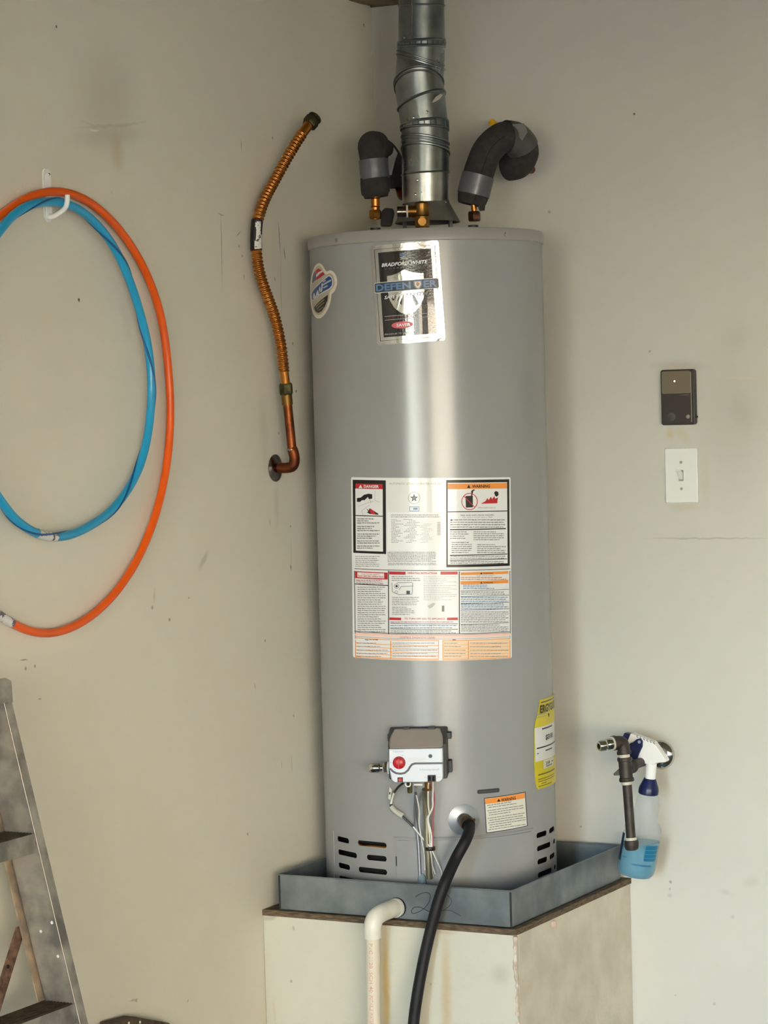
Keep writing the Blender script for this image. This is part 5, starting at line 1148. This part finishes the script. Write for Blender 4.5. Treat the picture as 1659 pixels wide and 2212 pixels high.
b = MB(); b.lathe([(.0128, .028), (.0128, .040), (.0112, .042), (.0112, .046), (.0128, .048), (.0122, .058), (.0100, .062), (.0062, .062), (.0062, .050)], ebow, fd, 24); b.done('flare_fitting', M_chrome, gp_)
lv = ony(1338, 1664, YG+.02); b = MB(); b.prism([tee+TDIR*a+Vector((0, 0, c))-CDIR*.012 for a, c in ((-.006, -.004), (-.012, .000), (-.028, -.014), (-.027, -.017), (-.012, -.0165), (-.004, -.018))], CDIR*.007); b.done('lever', M_black, gp_, bevel=.001)

# ================================================================ SPRAY BOTTLE
YS = -.110
sbp = lambda x, y, yy=YS: ony(x, y, yy)
z7 = seg3(1240, 1540, 5.82)
AXT, AXB = sbp(*z7(945, 1010)), sbp(*z7(765, 2040))
sax = (AXB-AXT); slen = sax.length; sax.normalize(); sside = Vector((0, -1, 0)).cross(sax).normalized()
sb_ = thing('spray_bottle', 'clear spray bottle of blue liquid with navy trigger hung over the gas pipe', 'spray bottle', tuple(AXB))
Hn = slen
prof = [(.0165, 0), (.0235, .006), (.0270, .020), (.0285, .045), (.0300, .060), (.0370, .070), (.0420, .080), (.0415, .086), (.0395, .090), (.0420, .094), (.0430, .10), (.0430, Hn-.020), (.0415, Hn-.010), (.0360, Hn-.002), (.010, Hn)]
bot = mat('frosted_clear_plastic', (206, 222, 238), .35, alpha=.20, spec=.5)
MB().lathe(prof, AXT, sax, 40).done('bottle', bot, sb_)
# liquid: a horizontal surface cuts the tilted body
lz = sbp(*z7(900, 1625)).z
def liq(prof_, s=.965):
    b = MB(); seg = 40; u = sside; w = sax.cross(u); vs = []; rows = 0
    n = 26; h0 = None
    hs_ = [ .094+(Hn-.002-.094)*i/n for i in range(n+1)]
    def rad(h_):
        for i in range(len(prof_)-1):
            if prof_[i][1] <= h_ <= prof_[i+1][1]: t = (h_-prof_[i][1])/max(1e-9, prof_[i+1][1]-prof_[i][1]); return prof_[i][0]*(1-t)+prof_[i+1][0]*t
        return prof_[-1][0]
    for h_ in hs_:
        for k in range(seg):
            a = 2*math.pi*k/seg; P = AXT+sax*h_+(u*math.cos(a)+w*math.sin(a))*rad(h_)*s
            if P.z > lz: P = P+sax*((P.z-lz)/(-sax.z)); 
            vs.append(P)
    fs = [(i*seg+k, i*seg+(k+1) % seg, (i+1)*seg+(k+1) % seg, (i+1)*seg+k) for i in range(n) for k in range(seg)]
    fs.append(tuple(range(seg))[::-1]); fs.append(tuple(n*seg+k for k in range(seg))); b.add(vs, fs); return b
liq(prof).done('blue_liquid', mat('blue_cleaner', (2, 128, 158), .3, spec=.4), sb_)
# label edge strip and faint print
fcam = (CAMP-AXT).normalized()
def onb(h_, ang_, dr=.0006):
    w = sax.cross(sside); f2 = -w if (-w).dot(CDIR) > w.dot(CDIR) else w
    r_ = .0430+dr; return AXT+sax*h_+(sside*math.sin(ang_)+f2*math.cos(ang_))*r_
sg = 1 if sside.dot(TDIR) > 0 else -1
def bpatch(h0, h1, a0_, a1_, m, name, dr=.0006):
    b = MB(); n = 8; vs = []
    for i in range(n+1):
        a = sg*math.radians(a0_+(a1_-a0_)*i/n); vs += [onb(h0, a, dr), onb(h1, a, dr)]
    b.add(vs, [(2*i, 2*i+2, 2*i+3, 2*i+1) for i in range(n)]); FIXN[0] = False; o = b.done(name, m, sb_); FIXN[0] = True; return o
bpatch(.096, Hn-.034, -62, -40, mat('dark_teal_print', (10, 52, 76), .4), 'label_edge')
bpatch(.110, Hn-.046, 38, 84, mat('teal_print', (16, 104, 146), .4), 'label_block')
for h_ in (.120, .129, .138): bpatch(h_, h_+.0010, 36, 82, mat('pale_teal', (70, 150, 180), .4), 'label_rule', .0009)
bpatch(Hn-.037, Hn-.033, 6, 66, MATS['teal_print'], 'label_line'); bpatch(Hn-.047, Hn-.045, -34, -14, MATS['teal_print'], 'label_line')
ct, cb_ = sbp(*z7(955, 822)), sbp(*z7(932, 1020)); d_ = cb_-ct; hh = d_.length; d_.normalize()
MB().lathe([(.0135, 0), (.0150, .004), (.0215, hh*.55), (.0228, hh*.7), (.0228, hh-.002), (.021, hh)], ct, d_, 32).done('collar', M_navy, sb_)
for k in range(0): pass
MB().tube([sbp(*z7(975, 600)), sbp(*z7(958, 830))], [.0125, .0118], 24).done('sprayer_neck', M_whiteb, sb_)
hd = [z7(*p) for p in ((760, 238), (1040, 345), (1100, 430), (1205, 580), (1195, 605), (1090, 612), (1050, 640), (925, 620), (825, 560), (720, 372), (722, 330))]
MB().prism([ony(x, y, YS+.012) for x, y in hd], (0, -.024, 0)).done('sprayer_head', M_whiteb, sb_, bevel=.003, bseg=3)
for k in range(6):
    x0, y0 = 800+k*42, 282+k*16; P = [ony(*z7(*p), YS-.0124) for p in ((x0, y0), (x0-14, y0+14), (x0+8, y0+30))]
    MB().tube(P, .0011, 5).done('grip_notch', mat('notch_grey', (120, 124, 132), .5), sb_)
MB().prism([ony(x, y, YS+.010) for x, y in [z7(*p) for p in ((672, 235), (745, 250), (715, 338), (645, 300))]], (0, -.020, 0)).done('nozzle', M_navy, sb_, bevel=.002)
tg = [z7(*p) for p in ((800, 325), (840, 318), (870, 350), (868, 420), (830, 500), (800, 575), (745, 590), (720, 560), (705, 500), (703, 400), (712, 380), (750, 370))]
MB().prism([ony(x, y, YS-.0135) for x, y in tg], (0, -.006, 0)).done('trigger', M_navy, sb_, bevel=.0015)
MB().lathe([(.0038, 0), (.0034, .0012)], ony(*z7(820, 365), YS-.0196), (0, -1, 0), 14).done('trigger_pin', mat('pin_grey', (150, 156, 170), .4), sb_)

# ================================================================ LADDER (closed, leaning on the left wall, bottom left)
LT_, LM_, LB_ = onx(4.3, 1501, .09), onx(75, 1802, .140), onx(165.5, 2181, .200)
ld = (LT_-LB_).normalized()                               # up along the front edge of the right rail
LF = LB_-ld*(LB_.z/ld.z)                                  # foot on the floor
lad = thing('stepladder', 'paint-spattered aluminium stepladder leaning folded against the left wall', 'ladder', (LF.x, LF.y-.25, 0))
yd = Vector((0, 1, 0)); bk = (Vector((-1, 0, 0))-ld*Vector((-1, 0, 0)).dot(ld)).normalized()     # towards the wall, square to the rail
WEB, FL = .066, .024
top = LT_+ld*.012
def rail(foot, topp, inward, name='side_rail'):
    b = MB(); up_ = (topp-foot).normalized(); n = bk; y_ = inward; t_ = .002; Lr = topp-foot
    # web faces the steps, flanges point away from them
    b.prism([foot, foot+n*WEB, foot+n*WEB-y_*t_, foot-y_*t_], Lr)
    b.prism([foot, foot-y_*FL, foot-y_*FL+n*t_, foot+n*t_], Lr); b.prism([foot+n*(WEB-t_), foot+n*(WEB-t_)-y_*FL, foot+n*WEB-y_*FL, foot+n*WEB], Lr)
    return b.done(name, M_alu, lad, smooth=False)
LF = LF+ld*.004
rail(LF, top, Vector((0, -1, 0)))
lw = .34
f2 = Vector((LF.x, LF.y-.46, LF.z)); tp2 = Vector((top.x, top.y-.30, top.z))
rail(f2, tp2, Vector((0, 1, 0)))
# top cap
tc = MB(); tz = LT_.z
tc.prism([top+Vector((0, .030, -.030))-bk*.006, top+Vector((0, .030, .010))-bk*.004, top+Vector((0, .018, .018))+bk*.0, top+Vector((0, .018, .018))+bk*.075, top+Vector((0, .030, .01))+bk*.078, top+Vector((0, .030, -.030))+bk*.078], (0, -.372, 0)); tc.done('top_cap', M_alu, lad, bevel=.002)
# steps: ribbed tread with front lip
def step(z_front, nm='step'):
    t = (z_front-LF.z)/(top.z-LF.z); R_ = LF.lerp(top, t); L_ = f2.lerp(tp2, t)
    b = MB(); ln = L_-R_; a = R_+Vector((0, -.002, 0)); ln = ln+Vector((0, .004, 0)); hbk = Vector((-1, 0, 0))
    b.prism([a, a+hbk*.070, a+hbk*.070-Vector((0, 0, .003)), a-Vector((0, 0, .003))], ln)
    o = b.done(nm, M_tread, lad, smooth=False)
    rb = MB()
    for k in range(9):
        q_ = a+hbk*(.006+.0072*k); rb.prism([q_, q_+hbk*.003, q_+hbk*.003+Vector((0, 0, .0018)), q_+Vector((0, 0, .0018))], ln)
    rb.done('tread_ribs', M_tread, o, smooth=False)
    lp__ = MB(); lp__.prism([a+Vector((.0015, 0, .001)), a+Vector((.0015, 0, -.034)), a+Vector((-.001, 0, -.034)), a+Vector((-.001, 0, .001))], ln); lp__.prism([a+hbk*.068, a+hbk*.070, a+hbk*.070-Vector((0, 0, .030)), a+hbk*.068-Vector((0, 0, .030))], ln)
    lp__.done('step_lip', M_alu, o, smooth=False)
    br = MB(); c0 = R_+Vector((0, -.003, .012)); br.add([], [])
    return o
zz1 = onx(72, 1803, .140).z; zz2 = onx(163, 2168, .197).z
step(zz1); step(zz2); step(zz2-(zz1-zz2))
# rear legs behind, brace
rf = LF+bk*(WEB+.004)+Vector((0, .010, 0)); rtp = top+bk*(WEB+.004)+Vector((0, .010, -.004))
for dy in (0, -.40):
    b = MB(); dyt = 0 if dy == 0 else -.27
    A_, B_ = rf+Vector((0, dy, 0)), rtp+Vector((0, dyt, 0)); b.prism([A_, A_+bk*.003, A_+bk*.003+Vector((0, -.024, 0)), A_+Vector((0, -.024, 0))], B_-A_)
    b.prism([A_, A_+bk*.016, A_+bk*.016+Vector((0, -.002, 0)), A_+Vector((0, -.002, 0))], B_-A_); b.done('rear_leg', M_alutan, lad, smooth=False)
g1, g2 = onx(44, 2000, .085), onx(4, 2130, .085)
b = MB(); dd_ = (g2-g1); b.prism([g1+Vector((0, -.015, 0)), g1+Vector((0, .015, 0)), g1+Vector((.004, .015, 0)), g1+Vector((.004, -.015, 0))], dd_*2.2); b.done('diagonal_brace', M_rust, lad, smooth=False)
MB().tube([LF+Vector((.0002, 0, 0)), top+Vector((.0002, 0, 0))], .0008, 6).done('edge_highlight', mat('highlight_aluminium', (196, 190, 180), .5, .5), lad)  # pale tube painting a highlight along the rail's front edge
for p_ in (onx(17, 2088, .090),): MB().lathe([(.004, 0), (.003, .002)], p_, (1, 0, 0), 8).done('rivet', M_dark, lad)
for (x, y, r_) in ((125, 2066, .0030), (112, 1993, .0032), (88, 2012, .0030)):      # paint drips on the rail web
    ts = ((ray(x, y))); yy = LF.lerp(top, .5).y; P = ony(x, y, LF.lerp(top, (ony(x, y, yy).z-LF.z)/(top.z-LF.z)).y-.0006)
    MB().lathe([(r_, 0), (r_*.7, .0006)], P, (0, -1, 0), 10).done('paint_drip', M_whiteb, lad)

# ================================================================ BOARD END AT THE BOTTOM EDGE
q0 = onx(296, 2197, .035); 
bd = MB(); a1 = onx(255, 2212, .05); a2 = onx(296, 2197, .040); a3 = onx(348, 2208, .02); a4 = onx(357, 2214, .02)
Lb = thing('wooden_board', 'dark weathered board end rising at the bottom edge between ladder and platform', 'board', (.05, q0.y, 0))
dn_ = Vector((.045, -.02, -1)); hgt_ = a2.z-.004
bd.prism([a1, a2, a3, a4, a4+dn_*(.0), Vector((a1.x+.0, a1.y, a1.z-.012))][:4], Vector((0, 0, -1))*0.0001) if False else None
y0_, y1_ = a1.y, a4.y; zc_ = a2.z
bd.add([(.006, y0_, a1.z), (.006, a2.y, a2.z), (.006, a3.y, a3.z), (.006, y1_, a4.z), (.006, y1_+.01, .001), (.006, y0_-.01, .001)]+[(.040, y0_, a1.z), (.040, a2.y, a2.z), (.040, a3.y, a3.z), (.040, y1_, a4.z), (.040, y1_+.01, .001), (.040, y0_-.01, .001)],
       [(0, 1, 2, 3, 4, 5), (11, 10, 9, 8, 7, 6), (0, 6, 7, 1), (1, 7, 8, 2), (2, 8, 9, 3), (3, 9, 10, 4), (4, 10, 11, 5), (5, 11, 6, 0)])
bd.done('plank', mat('weathered_wood', (96, 80, 62), .85, 0, (62, 52, 42), 50, .3, 80, stretch=(1, 1, .15)), Lb, smooth=False, bevel=.002)
for x, y in ((302, 2208), (278, 2210)): MB().lathe([(.003, 0), (.0028, .001)], onx(x, y, .0404), (1, 0, 0), 8).done('paint_drip', M_whiteb, Lb)
